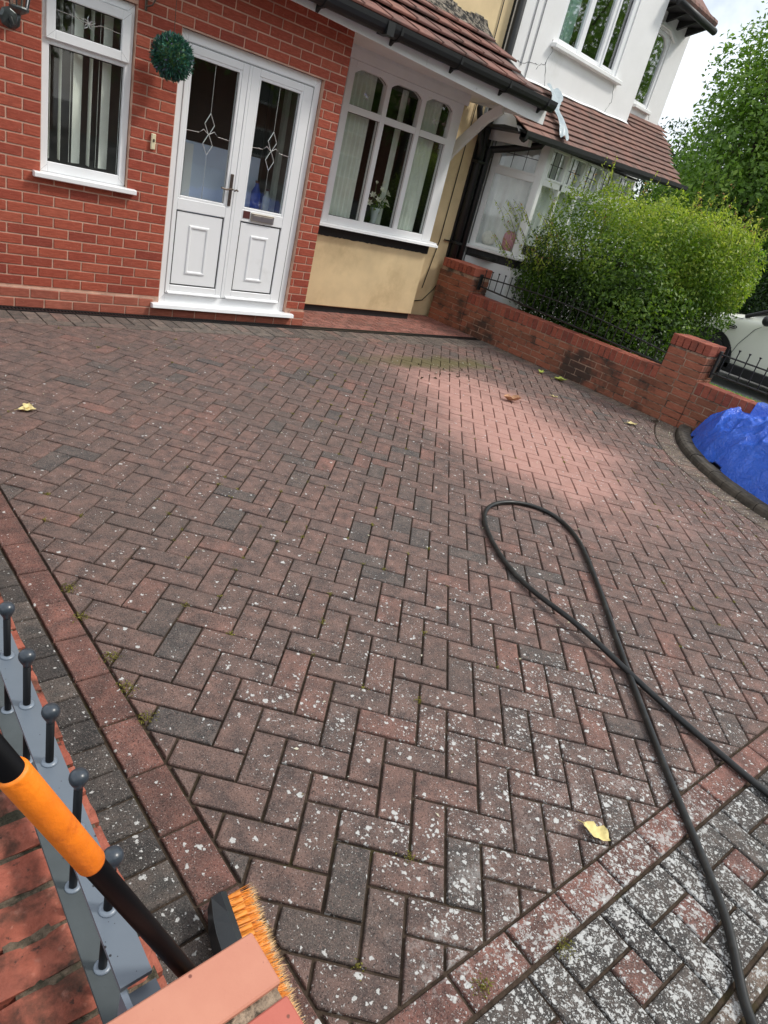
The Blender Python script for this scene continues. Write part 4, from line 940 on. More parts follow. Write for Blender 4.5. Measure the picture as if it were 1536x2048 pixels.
for a, k in stn:
    for (b, z) in prof: vs.append(hp(a, b*k if b < 0 else b, .052+(z-.052)*(.75+.25*k)))
n = len(prof); fs = [tuple(range(n)), tuple(range((len(stn)-1)*n, len(stn)*n))[::-1]]
for i in range(len(stn)-1):
    for j in range(n): fs.append((i*n+j, (i+1)*n+j, (i+1)*n+(j+1) % n, i*n+(j+1) % n))
obj('broom_head', MB().add(vs, fs), 'broom_block', br)
obj('socket', MB().tube([H_+u_*.03, H_-u_*.05], [.022, .016], 20), 'broom_block', br, True)
tuft = MB(); tips = MB()
for row_, zr in ((0, .068), (1, .050), (2, .034)):
    a = -Ln+.012+row_*.004
    while a < Ln-.01:
        for k in range(24):
            w = random.gauss(0, .0030); sp = random.gauss(0, .0078); fz = (zr-.05)*.35
            z0 = zr+random.gauss(0, .0025); z1 = max(.006, .040+(zr-.05)*1.15+random.gauss(0, .0075)); L_ = .070+random.gauss(0, .0040)
            p0 = Vector(hp(a+w, .016, z0)); p1 = Vector(hp(a+w+sp*.8-.004, .016+L_*.8, z0+(z1-z0)*.8)); p2 = Vector(hp(a+w+sp*1.15-.006, .016+L_, z1))
            s_ = Vector((random.gauss(0, 1), random.gauss(0, 1), random.gauss(0, 1))).cross(pvec).normalized()*.00060
            tuft.add([p0-s_, p0+s_, p1+s_, p1-s_], [(0, 1, 2, 3)]); tips.add([p1-s_, p1+s_, p2+s_*.3+Vector((0, random.gauss(0, .0015), random.gauss(0, .001)))], [(0, 1, 2)])
        a += .0155
obj('bristles', tuft, 'bristle', br, kind='stuff'); obj('bristle_tips', tips, 'bristle_tip', br, kind='stuff')
core_ = MB()
for row_, zr in ((0, .066), (1, .050), (2, .035)):
    a = -Ln+.012+row_*.004
    while a < Ln-.01:
        core_.tube([hp(a, .014, zr), hp(a-.002, .048, zr*.85+.012)], [.0032, .0062], 6); a += .0155
obj('bristle_tufts', core_, 'bristle', br, kind='stuff')

# hose
hp_ = [(1.40, -.40), (1.44, -.27), (1.511, -.169), (1.582, -.118), (1.676, -.058), (1.754, .004), (1.882, .129), (2.06, .32), (2.297, .558), (2.467, .723), (2.644, .891), (2.86, 1.085), (3.13, 1.351), (3.33, 1.562), (3.43, 1.775), (3.37, 1.931), (3.215, 2.014), (3.05, 2.014), (2.905, 1.935), (2.774, 1.797), (2.645, 1.602), (2.563, 1.417), (2.512, 1.221), (2.493, 1.037), (2.466, .859), (2.440, .667), (2.406, .475), (2.370, .254), (2.348, .06), (2.36, -.3), (2.5, -.9)]
hc = bpy.data.curves.new('garden_hose', 'CURVE'); hc.dimensions = '3D'; spn = hc.splines.new('NURBS'); spn.points.add(len(hp_)-1)
for i, (x, y) in enumerate(hp_):
    z = .0150+.003*math.sin(i*1.7)
    if i in (10,): z = .017
    if 22 <= i <= 25: z = .016+{22: .010, 23: .026, 24: .018, 25: .004}[i]
    spn.points[i].co = (x, y, z, 1)
spn.use_endpoint_u = True; spn.order_u = 4; spn.resolution_u = 10; hc.bevel_depth = .0125; hc.bevel_resolution = 5
ho = bpy.data.objects.new('hose_tmp', hc); COL.objects.link(ho)
dg = bpy.context.evaluated_depsgraph_get(); hm = bpy.data.meshes.new_from_object(ho.evaluated_get(dg)); bpy.data.objects.remove(ho); hm.name = 'garden_hose'
hm.materials.clear()
obj('garden_hose', hm, 'hose', label='black rubber hose looped across the block paved drive', category='hose')

# dry leaves
def dry_leaf(x, y, L, W, rot, mat, lab, curl=.25, tilt=.1, grp='fallen dry leaves on the paving'):
    n, m = 12, 6; mb = MB(); g = {}
    seed = random.random()*9
    for i in range(n+1):
        t = i/n; wd = W*.5*max(.04, math.sin(math.pi*min(1, t*1.02))**.7)*(1+.22*math.sin(9*t+seed)+.12*math.sin(23*t+seed))
        for j in range(m+1):
            s_ = (j/m-.5)*2; lx = (t-.5)*L; ly = s_*wd; z = .006+curl*(abs(s_)**1.6)*wd*.9+curl*.6*L*(2*(t-.45))**2*.35+.003*math.sin(14*t+3*s_+seed)
            g[i, j] = len(mb.v); c, s2 = math.cos(rot), math.sin(rot); mb.v.append((x+c*lx-s2*ly, y+s2*lx+c*ly, z+tilt*lx*.2+abs(tilt)*L*.1))
    for i in range(n):
        for j in range(m): mb.f.append((g[i, j], g[i+1, j], g[i+1, j+1], g[i, j+1])); mb.r.append(.5)
    t_ = thing('dry_leaf', (x, y, 0), lab, 'leaf', grp)
    obj('leaf_blade', mb, mat, t_, True); c, s2 = math.cos(rot), math.sin(rot)
    obj('leaf_stalk', MB().tube([(x-c*L*.5, y-s2*L*.5, .012), (x-c*L*.72, y-s2*L*.72, .006)], .0012, 5), mat, t_)
dry_leaf(1.633, .345, .085, .056, R(-80), 'yellow_leaf', 'large crumpled pale yellow leaf lying near the red border in front', .5, .15)
dry_leaf(1.009, 3.626, .085, .055, R(-10), 'pale_leaf', 'pale straw coloured leaf lying alone at the far left of the drive', .5)
dry_leaf(1.02, 3.66, .07, .04, R(60), 'pale_leaf', 'small pale leaf lobe standing against the straw coloured leaf at far left', .8)
dry_leaf(5.147, 3.548, .17, .10, R(-38), 'brown_leaf', 'curled orange brown leaf lying on the clean pink paving', 1.0, .2)
dry_leaf(6.717, 4.088, .15, .08, R(-50), 'green_leaf', 'larger yellow green leaf beside the right hand wall', .8)
dry_leaf(6.674, 4.335, .12, .06, R(20), 'green_leaf', 'smaller yellow green leaf beside the right hand wall, nearer the house', .8)
dry_leaf(6.265, 2.874, .11, .06, R(-40), 'pale_leaf', 'small cream leaf near the start of the curved kerb', .6)
dry_leaf(5.95, 3.62, .08, .035, R(-70), 'pale_leaf', 'small cream leaf between the brown leaf and the right hand wall', .6)
dk = []
for i in range(26): dk.append((random.gauss(5.15, .45), random.gauss(4.30, .14), .008))
C = np.array(dk); leaves_mesh('dark_debris', C, np.random.normal(size=(len(C), 3))*.5+[0, 0, 1], np.random.uniform(.02, .055, len(C)), np.random.uniform(.012, .03, len(C)), np.random.uniform(0, .12, len(C)), .3, 'petals', kind='stuff', label='dark scraps of leaf on the paving near the bay', category='debris')

# ------------------------------------------------------------------ right boundary wall
gw = thing('boundary_wall', (7.1, 4.0, 0), 'low red brick boundary wall with brick on edge coping and two pillars at the right', 'garden wall')
obj('wall_core', MB().box(7.004, 7.20, 2.72, 6.1, -.06, .49).box(7.004, 7.20, .2, 2.72, -.06, .49), 'mortar_dark', gw)
def face_run(ya, yb, zlo, n, phase, mat='wall_brick', X=7.0):
    for r_ in range(n):
        zc = zlo+.0746*(r_+.5); ph = phase+(.1125 if r_ % 2 else 0)
        y0 = ya; js = []
        yy = ph
        while yy < yb: 
            if yy > ya+.03 and yy < yb-.03: js.append(yy)
            yy += .225
        ed = [ya-.005]+js+[yb+.005]
        for i in range(len(ed)-1):
            a, b = ed[i]+.005, ed[i+1]-.005
            if b-a > .012: brick(gw, X+random.uniform(-.002, .002), (a+b)/2, zc, b-a, mat, rotz=R(-90))
face_run(3.168, 6.012, -.005, 5, 3.1); face_run(.3, 2.742, -.005, 5, .2)
for (ya, yb) in ((3.172, 6.006), (.25, 2.74)):
    y = ya
    while y < yb-.01:
        b_ = MB().cbox(6.997, 7.212, y+.004, min(y+.0712, yb), .376, .497+random.uniform(-.002, .002), .004); obj('coping_brick', b_, 'coping_brick', gw); y += .0752
def pillar(y0, y1, zt, x0=6.985, x1=7.33):
    obj('pillar_core', MB().box(x0+.006, x1-.006, y0+.006, y1-.006, -.06, zt-.11), 'mortar_dark', gw)
    nrow = int(round((zt-.11)/.0746))
    for r_ in range(nrow):
        zc = -.004+.0746*(r_+.5)
        if zc > zt-.135: continue
        L1 = (.215, y1-y0-.225) if r_ % 2 else (y1-y0-.225, .215)
        yy = y0
        for L in L1: 
            if L > .02: brick(gw, x0, yy+L/2, zc, L-.002, 'wall_brick', rotz=R(-90))
            yy += L+.01
        xx = x0+.047
        for L in ((.10, .185) if r_ % 2 else (.185, .10)): brick(gw, xx+L/2, y0, zc, L, 'wall_brick'); xx += L+.01
    yy = y0-.004
    while yy < y1-.02: obj('coping_brick', MB().cbox(x0-.006, x0+.166, yy+.003, min(yy+.070, y1+.006), zt-.107, zt, .004), 'coping_brick', gw); obj('coping_brick', MB().cbox(x0+.172, x1+.004, yy+.003, min(yy+.070, y1+.006), zt-.107, zt, .004), 'coping_brick', gw); yy += .0745
pillar(6.01, 6.62, .815); pillar(2.745, 3.165, .868)
# railings on it
def rail_run(name, ya, yb, zl, zu, sp, lab, xr=7.10, arch=0):
    t = thing(name, (xr, (ya+yb)/2, .5), lab, 'railing', 'black railings on the boundary wall')
    n = 30; L = lambda y: zl+(zl-.0-zl)*0+(.605-.523)*((y-3.17)/(6.0-3.17)) if arch else zl
    zL = lambda y: (.523+.085*((y-3.17)/2.83)) if arch else zl
    zU = lambda y: (zL(y)+.115+.075*math.sin(math.pi*(y-ya)/(yb-ya))) if arch else zu
    obj('top_bar', MB().tube([(xr, ya+(yb-ya)*i/n, zU(ya+(yb-ya)*i/n)) for i in range(n+1)], .008, 6), 'black_plastic', t)
    obj('bottom_bar', MB().tube([(xr, ya+(yb-ya)*i/n, zL(ya+(yb-ya)*i/n)) for i in range(n+1)], .010, 6), 'black_plastic', t)
    obj('end_plate', MB().cbox(xr-.03, xr+.03, yb-.03, yb-.01, zL(yb)-.05, zU(yb)+.03, .003), 'black_plastic', t)
    y = yb-.075
    while y > ya+.03:
        z1 = zU(y)+.095; obj('railing_bar', MB().tube([(xr, y, zL(y)-.004), (xr, y, z1-.02)], .0058, 6).tube([(xr, y, z1-.02), (xr, y, z1-.004), (xr, y, z1)], [.006, .013, .012], 6), 'black_plastic', t); y -= sp
rail_run('wall_railing', 3.17, 5.99, .52, .64, .108, 'black railing with arched top bar running into the hedge between the two pillars', arch=1)
rail_run('wall_railing', .5, 2.74, .60, .80, .105, 'black railing in front of the cream car to the right of the second pillar', xr=7.20)
# planting bed, kerb, tarpaulin
bed = MB(); poly = [(6.995, -.05)]+[(KC[0]+(KR-.1)*math.cos(t), KC[1]+(KR-.1)*math.sin(t)) for t in [R(188-i*2.4) for i in range(34)] if KC[0]+(KR-.1)*math.cos(t) < 6.99]+[(6.995, 2.60)]
bed.prism(poly, -.05, .035, 'z'); obj('planting_bed', bed, 'soil', kind='structure')
kb = thing('bed_kerb', (5.6, 1.6, 0), 'curved line of weathered grey kerb blocks around the planting bed', 'kerb')
N = 20; a0, a1 = R(107.5), R(196)
for i in range(N):
    t0 = a0+(a1-a0)*i/N+.0016; t1 = a0+(a1-a0)*(i+1)/N-.0016; mb = MB(); sub = 3; r0, r1 = KR-.125, KR; z1 = .060+random.uniform(-.003, .003)
    V = []
    for s_ in range(sub+1):
        t = t0+(t1-t0)*s_/sub; c, s2 = math.cos(t), math.sin(t)
        for (r_, z) in ((r0, -.05), (r0, z1-.008), (r0+.010, z1), (r1-.030, z1+.002), (r1-.008, z1-.012), (r1, z1-.03), (r1, -.05)): V.append((KC[0]+r_*c, KC[1]+r_*s2, z+random.uniform(-.0012, .0012)))
    F = []
    for s_ in range(sub):
        for j in range(7): F.append((s_*7+j, s_*7+(j+1) % 7, (s_+1)*7+(j+1) % 7, (s_+1)*7+j))
    F += [tuple(range(7)), tuple(range(sub*7, sub*7+7))[::-1]]
    if KC[0]+KR*math.cos(t1) < 7.0: obj('kerb_stone', MB().add(V, F), 'kerb', kb)
# tarp: a crumpled sheet draped over a heap
from mathutils import noise as mn
def sstep(a, b, x): t = min(1, max(0, (x-a)/(b-a))); return t*t*(3-2*t)
def tarp_h(x, y):
    w = Vector((mn.noise(Vector((x*1.6, y*1.6, 4))), mn.noise(Vector((x*1.6, y*1.6, 9))), 0))*.35
    d = (KR-.125)-math.hypot(x-KC[0], y-KC[1]); d = min(d, (2.60-y)*.62, (y+.35)*.8)
    if d <= 0: return .045
    e = 1-math.exp(-d/.22); h = .05+.70*e*(1-.18*sstep(6.85, 7.1, x))*(.88+.12*math.sin(y*2.2+.4))
    def ridge(p, f, z): return 1-abs(mn.noise(Vector((p.x*f, p.y*f*.8, z)))*2.4)
    p = Vector((x, y, 0))+w
    r1, r2, r3 = ridge(p, 1.9, 2.0), ridge(Vector((p.x*.5+p.y*.85, p.y*.5-p.x*.85, 0)), 3.6, 5.0), ridge(Vector((p.x*.9-p.y*.4, p.y*.9+p.x*.4, 0)), 7.5, 8.0)
    k = sstep(0, .25, d)
    h += k*((max(0, r1)**2.2-.45)*.060+(max(0, r2)**4-.3)*.040+(max(0, r3)**5-.25)*.018)
    q = Vector((p.x+.25*w.y, p.y*.75, 1.0)); h += k*((mn.voronoi(q*2.2)[0][0]-.45)*.09+(mn.voronoi(Vector((q.x*1.5+q.y, q.y*1.1-q.x*.6, 3))*3.6)[0][0]-.45)*.030+(mn.voronoi(q*10.5)[0][0]-.45)*.010)
    return max(.045+.008*mn.noise(p*9), h)
nxg, nyg = 190, 260; vs = []; fs = []; idx = {}
for i in range(nxg+1):
    for j in range(nyg+1):
        x = 5.30+1.78*i/nxg; y = -.30+2.86*j/nyg
        rk = math.hypot(x-KC[0], y-KC[1]); lim = KR-.105+.022*math.sin(9*y)+.012*math.sin(23*x)
        if rk < lim and y < 2.44+.05*math.sin(17*x) and x < 7.085:
            z = tarp_h(x, y); xo = x+.020*mn.noise(Vector((x*6, y*6, 7))); yo = y+.020*mn.noise(Vector((x*6, y*6, 3)))
            if xo > 6.80 and y < 2.12: z = max(z, .16+.37*sstep(6.78, 6.96, xo)+.010*mn.noise(Vector((x*3, y*3, 2))))
            elif xo > 6.985: z = None
            if z is None: continue
            idx[i, j] = len(vs); vs.append((xo, yo, z))
for (i, j), k in list(idx.items()):
    if (i+1, j) in idx and (i, j+1) in idx and (i+1, j+1) in idx: fs.append((k, idx[i+1, j], idx[i+1, j+1], idx[i, j+1]))
tp = obj('tarpaulin', MB().add(vs, fs), 'tarp', smooth=True, label='crumpled bright blue tarpaulin over a heap in the planting bed at the right', category='tarpaulin')
# grass strip behind wall
obj('lawn', MB().add([(7.21, -3, .02), (9.6, -3, .02), (9.6, 6.7, .02), (7.21, 6.7, .02)], [(0, 1, 2, 3)]), 'soil', kind='structure')
C = np.random.uniform(size=(9000, 3))*[.30, 3.6, .02]+[7.22, -.6, .44]
obj('verge_soil', MB().box(7.212, 7.60, -1, 2.9, -.05, .43), 'soil', kind='structure')
spikes('verge_grass', C, np.random.normal(size=(9000, 3))*.5+[0, 0, 1], np.random.uniform(.03, .06, 9000), np.random.uniform(.004, .007, 9000), np.random.uniform(.2, 1, 9000), 'bright_leaf', kind='stuff', label='short bright grass strip behind the right hand coping', category='grass')
obj('neighbour_drive', MB().add([(9.3, -3, .10), (40, -3, .10), (40, 9, .10), (9.3, 9, .10)], [(0, 1, 2, 3)]).add([(9.3, -3, .10), (9.3, 9, .10), (9.3, 9, -.05), (9.3, -3, -.05)], [(0, 1, 2, 3)]), pmat('neighbour_drive', (.22, .22, .22), .9, .12, 8, 100, .3), kind='structure')

# ------------------------------------------------------------------ white house
wh = thing('white_house', (10, 7, 0), 'white rendered neighbouring house with cracked walls, tiled bay roof and upper bay window', 'house')
def tz(x): return .034*(x-7.0)
main = MB()
uw = (8.045, 9.560, 3.565, 5.4)
for (x0, x1, z0, z1) in ((7.25, uw[0], 2.30, 7.5), (uw[1], 10.22, 2.30, 7.5), (uw[0], uw[1], 2.30, uw[2]), (uw[0], uw[1], uw[3], 7.5)): main.box(x0, x1, 6.70, 6.80, z0, z1)
main.box(7.25, 7.47, 6.70, 6.80, -.05, 2.41).box(10.1, 10.22, 6.80, 7.2, 2.3, 7.5).box(7.25, 10.22, 7.9, 8.0, 2.3, 7.5).box(7.25, 7.47, 6.80, 6.81, 0, 1)
obj('wall', main, 'render_white', wh)
rw = MB(); sw = (10.45, 11.05, 3.50, 4.50)
for (x0, x1, z0, z1) in ((10.2, sw[0], 2.4, 4.80), (sw[1], 11.52, 2.4, 4.80), (sw[0], sw[1], 2.4, sw[2]), (sw[0], sw[1], sw[3], 4.80)): rw.box(x0, x1, 6.96, 7.06, z0, z1)
rw.box(11.42, 11.52, 7.06, 9.5, -.05, 4.80)
obj('side_wall', rw, 'render_white', wh)
# upper window
W = obj('upper_window', frame_rect(MB(), uw[0], uw[1], uw[2]+.005, uw[3], .07, 6.715, 6.78), 'upvc', wh)
obj('mullion', MB().cbox(8.545, 8.640, 6.713, 6.78, 3.6, 5.36, .004), 'upvc', W); obj('mullion', MB().cbox(9.065, 9.125, 6.713, 6.78, 3.6, 5.36, .004), 'upvc', W)
obj('opening_sash', frame_rect(MB(), 9.128, 9.485, 3.60, 5.34, .04, 6.700, 6.74), 'upvc', W)
for (x0, x1) in ((8.11, 8.55), (8.63, 9.07), (9.15, 9.46)): obj('pane', MB().box(x0, x1, 6.748, 6.752, 3.62, 5.34), 'glass_up', W)
obj('sill', MB().cbox(7.975, 9.665, 6.62, 6.72, 3.515, 3.568, .008), 'white_paint', W)
S = obj('side_window', frame_rect(MB(), sw[0], sw[1]-.002, sw[2]+.003, sw[3]-.003, .05, 6.975, 7.04), 'upvc', wh)
obj('pane', MB().box(sw[0]+.04, sw[1]-.04, 7.005, 7.009, 3.54, 4.46), 'glass_up', S)
sp = MB(); n = 8
xr_ = sw[1]-.052; zt_ = sw[3]-.053; rad = .17
for k in range(n):
    t0, t1 = R(90)*k/n, R(90)*(k+1)/n
    A = (xr_-rad+rad*math.cos(t0), zt_-rad+rad*math.sin(t0)); B = (xr_-rad+rad*math.cos(t1), zt_-rad+rad*math.sin(t1)); sp.prism([A, B, (xr_+.002, zt_+.002)], 6.982, 7.03)
obj('arched_head', sp, 'upvc', S)
obj('window_hood', MB().prism([(10.60, 4.57), (10.86, 4.57), (11.13, 4.475), (11.115, 4.435), (10.85, 4.53), (10.60, 4.53)], 6.915, 6.958), 'white_paint', wh)
obj('sill', MB().cbox(10.62, 11.13, 6.90, 6.975, 3.45, 3.498, .006), 'white_paint', S)
def wroom(x0, x1, y0, y1, z0, z1):
    t = .03; return obj('room', MB().box(x0-t, x0, y0, y1, z0, z1).box(x1, x1+t, y0, y1, z0, z1).box(x0-t, x1+t, y1, y1+t, z0, z1).box(x0-t, x1+t, y0, y1+t, z0-t, z0).box(x0-t, x1+t, y0, y1+t, z1, z1+t), 'room', wh)
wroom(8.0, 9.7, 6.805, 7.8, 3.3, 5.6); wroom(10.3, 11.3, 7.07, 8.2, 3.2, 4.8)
nt_ = thing('net_curtain', (8.3, 6.9, 4.5), 'white net curtain in the left pane of the upper white house window', 'net curtain'); 
mb = MB()
for i in range(24): xa, xb = 8.11+.40*i/24, 8.11+.40*(i+1)/24; mb.add([(xa, 6.84+.015*math.sin(i*1.9), 3.6), (xb, 6.84+.015*math.sin((i+1)*1.9), 3.6), (xb, 6.84+.015*math.sin((i+1)*1.9), 5.4), (xa, 6.84+.015*math.sin(i*1.9), 5.4)], [(0, 1, 2, 3)])
obj('net_cloth', mb, 'net', nt_, True)
# cracks, cables
ck = MB()
for pts in ([(7.985, 3.59), (7.99, 3.52), (8.05, 3.50), (8.01, 3.42), (7.977, 3.33), (7.93, 3.30), (7.86, 3.285), (7.83, 3.22)], [(7.86, 3.285), (7.76, 3.26), (7.64, 3.25), (7.55, 3.21), (7.44, 3.22)], [(7.975, 3.33), (8.02, 3.25), (8.07, 3.14), (8.12, 3.02)], [(9.56, 3.51), (9.62, 3.42), (9.66, 3.30), (9.61, 3.22), (9.56, 3.10)], [(11.0, 3.43), (11.15, 3.47), (11.2, 3.40)]):
    y = 6.699 if pts[0][0] < 10.2 else 6.958
    q = []
    for a, b in zip(pts[:-1], pts[1:]):
        for s_ in (0, .33, .66): q.append((a[0]+(b[0]-a[0])*s_+random.uniform(-.010, .010), y, a[1]+(b[1]-a[1])*s_+random.uniform(-.010, .010)))
    q.append((pts[-1][0], y, pts[-1][1])); ck.tube(q, [.0045*random.uniform(.3, 1.1) for _ in q], 4)
obj('wall_crack', ck, 'crack', wh, kind='stuff')
wc_ = MB()
for x in (7.50, 7.64): wc_.tube([(x, 6.69, 7.4), (x+.01, 6.69, 5.0), (x+.015, 6.69, 3.18 if x < 7.6 else 3.08)], .007, 5)
obj('wall_cable', wc_, 'groove', wh)
wc_ = MB()
for x in (7.40, 7.46): wc_.tube([(x, 6.69, 2.33), (x+.01, 6.69, 1.3), (x+.005, 6.69, .3)], .006, 5)
obj('lower_cable', wc_, 'groove', wh)
# bay roof
br_ = obj('bay_roof', MB().add([(6.92, 5.92, 2.405+tz(6.92)), (11.10, 5.92, 2.405+tz(11.1)), (10.55, 6.70, 3.16), (7.30, 6.70, 3.045), (6.92, 5.92, 2.385), (11.10, 5.92, 2.37+tz(11.1))], [(0, 1, 2, 3), (0, 4, 5, 1)]), 'black_paint', wh)
obj('party_gable', MB().prism([(6.02, 2.42), (6.70, 3.05), (6.70, 2.30), (6.02, 2.30)], 7.29, 7.35, 'x'), 'render_white', wh)
stl = MB().cbox(-.0825, .0825, 0, .19, 0, .014, .003).mesh('plain_tile'); stl.materials.append(M['small_tile'])
e0 = Vector((0, 5.90, 2.42)); slope = math.atan2(.62, .80)
for r_ in range(9):
    s0 = r_*.109; xx = 6.96+(.083 if r_ % 2 else 0)
    yy = 5.885+s0*math.cos(slope)
    while xx < 11.9:
        zb = 2.425+s0*math.sin(slope)+tz(xx)
        lim = yy < 6.62 or xx > 10.22
        xr = 11.02+.50*(r_/9.0)
        if xx < xr and (xx > 6.96+.0*r_ and (xx > 7.30 or yy < 6.12)):
            o = bpy.data.objects.new('plain_tile', stl); COL.objects.link(o); o.location = (xx, yy, zb+random.uniform(0, .004)); o.rotation_euler = (slope-.20, -R(1.9)+random.uniform(-.012, .012), random.uniform(-.012, .012)); par(o, br_)
        xx += .166
for r_ in range(9, 12):   # set back part right of the upper bay
    s0 = r_*.109; yy = 5.885+s0*math.cos(slope); xx = 10.33+(.083 if r_ % 2 else 0)
    while xx < 11.02+.50*(r_/9.0):
        o = bpy.data.objects.new('plain_tile', stl); COL.objects.link(o); o.location = (xx, yy, 2.425+s0*math.sin(slope)+tz(xx)); o.rotation_euler = (slope-.20, -R(1.9), 0); par(o, br_); xx += .166
fl_ = MB(); n = 50
for i in range(n):
    xa, xb = 7.36+2.86*i/n, 7.36+2.86*(i+1)/n; f1 = lambda x: 3.07+.034*(x-7.3)+.004*math.sin(x*9); fl_.add([(xa, 6.655, f1(xa)-.022), (xb, 6.655, f1(xb)-.022), (xb, 6.697, f1(xb)+.006), (xa, 6.697, f1(xa)+.006)], [(0, 1, 2, 3)])
obj('roof_fillet', fl_, 'render_white', wh)
for x in (): obj('roof_abutment', MB().prism([(6.30, 2.86), (6.30, 2.93), (6.95, 3.36), (6.95, 3.20)], x, x+.05, 'x'), 'render_white', wh)
obj('bay_gutter', MB().prism([(5.80, 2.385), (5.81, 2.33), (5.85, 2.30), (5.90, 2.33), (5.905, 2.40)], 6.95, 7.0, 'x'), 'black_plastic', wh)
gm = MB(); V = []
for x in (6.95, 11.12):
    for (y, z) in ((5.80, 2.425), (5.805, 2.375), (5.84, 2.345), (5.885, 2.355), (5.902, 2.425)): V.append((x, y, z+tz(x)))
gm.add(V, [(0, 1, 6, 5), (1, 2, 7, 6), (2, 3, 8, 7), (3, 4, 9, 8), (0, 5, 9, 4), (0, 4, 3, 2, 1), (5, 6, 7, 8, 9)]); obj('bay_gutter', gm, 'black_plastic', wh)
V = [(6.97, 5.905, 2.405), (11.1, 5.905, 2.405+.13), (11.1, 6.69, 2.405+.13), (6.97, 6.69, 2.405), (6.97, 5.905, 2.43), (11.1, 5.905, 2.43+.13), (11.1, 6.2, 2.45+.13), (6.97, 6.2, 2.45)]
obj('bay_soffit', MB().add(V, [(0, 1, 2, 3), (0, 1, 5, 4), (4, 5, 6, 7), (1, 2, 6, 5), (0, 3, 7, 4)]), 'black_paint', wh)
# canted bay
BX = [(7.45, 6.66), (7.83, 6.10), (10.05, 6.10), (10.45, 6.66)]
def seg(i): (x0, y0), (x1, y1) = BX[i], BX[i+1]; L = math.hypot(x1-x0, y1-y0); return x0, y0, math.atan2(y1-y0, x1-x0), L
def on(i, mb):
    x0, y0, a, L = seg(i); c, s = math.cos(a), math.sin(a); mb.v = [(x0+c*v[0]-s*v[1], y0+s*v[0]+c*v[1], v[2]) for v in mb.v]; return mb
for i in range(3):
    x0, y0, a, L = seg(i)
    obj('bay_wall', on(i, MB().box(0, L, 0, .1, -.05, .885)), 'render_white', wh)
    bc = obj('sill_course', on(i, MB().box(.0, L, .004, .1, .886, .992)), 'seal', wh)
    xx = .01
    while xx < L-.05: obj('soldier_brick', on(i, MB().cbox(xx, xx+.066, -.008, .05, .890, .990, .004)), 'black_paint', bc); xx += .078
    obj('bay_sill', on(i, MB().cbox(-.03, L+.03, -.07, .10, .994, 1.036, .008)), 'white_paint', wh)
    b = MB().cbox(0, .075, -.012, .07, 1.037, 2.41, .004).cbox(L-.075, L, -.012, .07, 1.037, 2.41, .004).cbox(.074, L-.074, -.006, .07, 1.037, 1.075, .004).cbox(.074, L-.074, -.010, .07, 1.955, 2.035, .004)
    bf = obj('bay_window', on(i, b), 'white_paint', wh)
    if i == 0: cs = [(.085, L-.085)]
    elif i == 1: k = 5; wv = (L-.10)/k; cs = [(.06+wv*j+.03, .06+wv*(j+1)-.04) for j in range(k)]
    else: cs = [(.085, L-.085)]
    for j, (a0_, a1_) in enumerate(cs):
        obj('casement', on(i, frame_rect(MB(), a0_-.02, a1_+.02, 2.030, 2.405, .03, -.016, .05)), 'white_paint', bf)
        if i == 1 and j: obj('mullion', on(i, MB().cbox(a0_-.062, a0_-.018, -.010, .07, 1.06, 2.37, .004)), 'white_paint', bf)
        obj('pane', on(i, MB().box(a0_-.01, a1_+.01, .03, .034, 2.05, 2.39)), 'glass', bf)
        obj('pane', on(i, MB().box(a0_-.02, a1_+.02, .03, .034, 1.06, 1.97)), 'glass', bf)
        cm = MB(); nc_ = 3
        for q in range(1, nc_): xq = a0_+(a1_-a0_)*q/nc_; cm.box(xq-.004, xq+.004, .022, .030, 2.06, 2.38)
        for q in (2.220,): cm.box(a0_, a1_, .0225, .0295, q-.004, q+.004)
        obj('lead_cames', on(i, cm), 'came', bf)
    nm = MB(); nn_ = int(L/.03)
    for q in range(nn_): xa, xb = .03+(L-.06)*q/nn_, .03+(L-.06)*(q+1)/nn_; ya, yb_ = .16+.02*math.sin(q*1.1), .16+.02*math.sin((q+1)*1.1); nm.add([(xa, ya, 1.20 if i == 1 else 1.06), (xb, yb_, 1.20 if i == 1 else 1.06), (xb, yb_, 2.40), (xa, ya, 2.40)], [(0, 1, 2, 3)])
    t = thing('net_curtain', (BX[i][0], BX[i][1]+.2, 1.1), ['grey white net curtain in the left slanted side of the white bay', 'long grey white net curtain along the front of the white bay behind the hedge', 'net curtain in the far slanted side of the white bay'][i], 'net curtain'); obj('net_cloth', on(i, nm), 'net', t, True)
obj('room', MB().box(7.47, 10.4, 7.6, 7.63, .5, 2.3).box(7.47, 10.4, 6.3, 7.6, .9, .93), 'room', wh)
obj('bay_head', MB().prism([(7.38, 6.69), (7.80, 6.04), (10.1, 6.04), (10.5, 6.69)], 2.412, 2.425, 'z'), 'black_paint', wh)
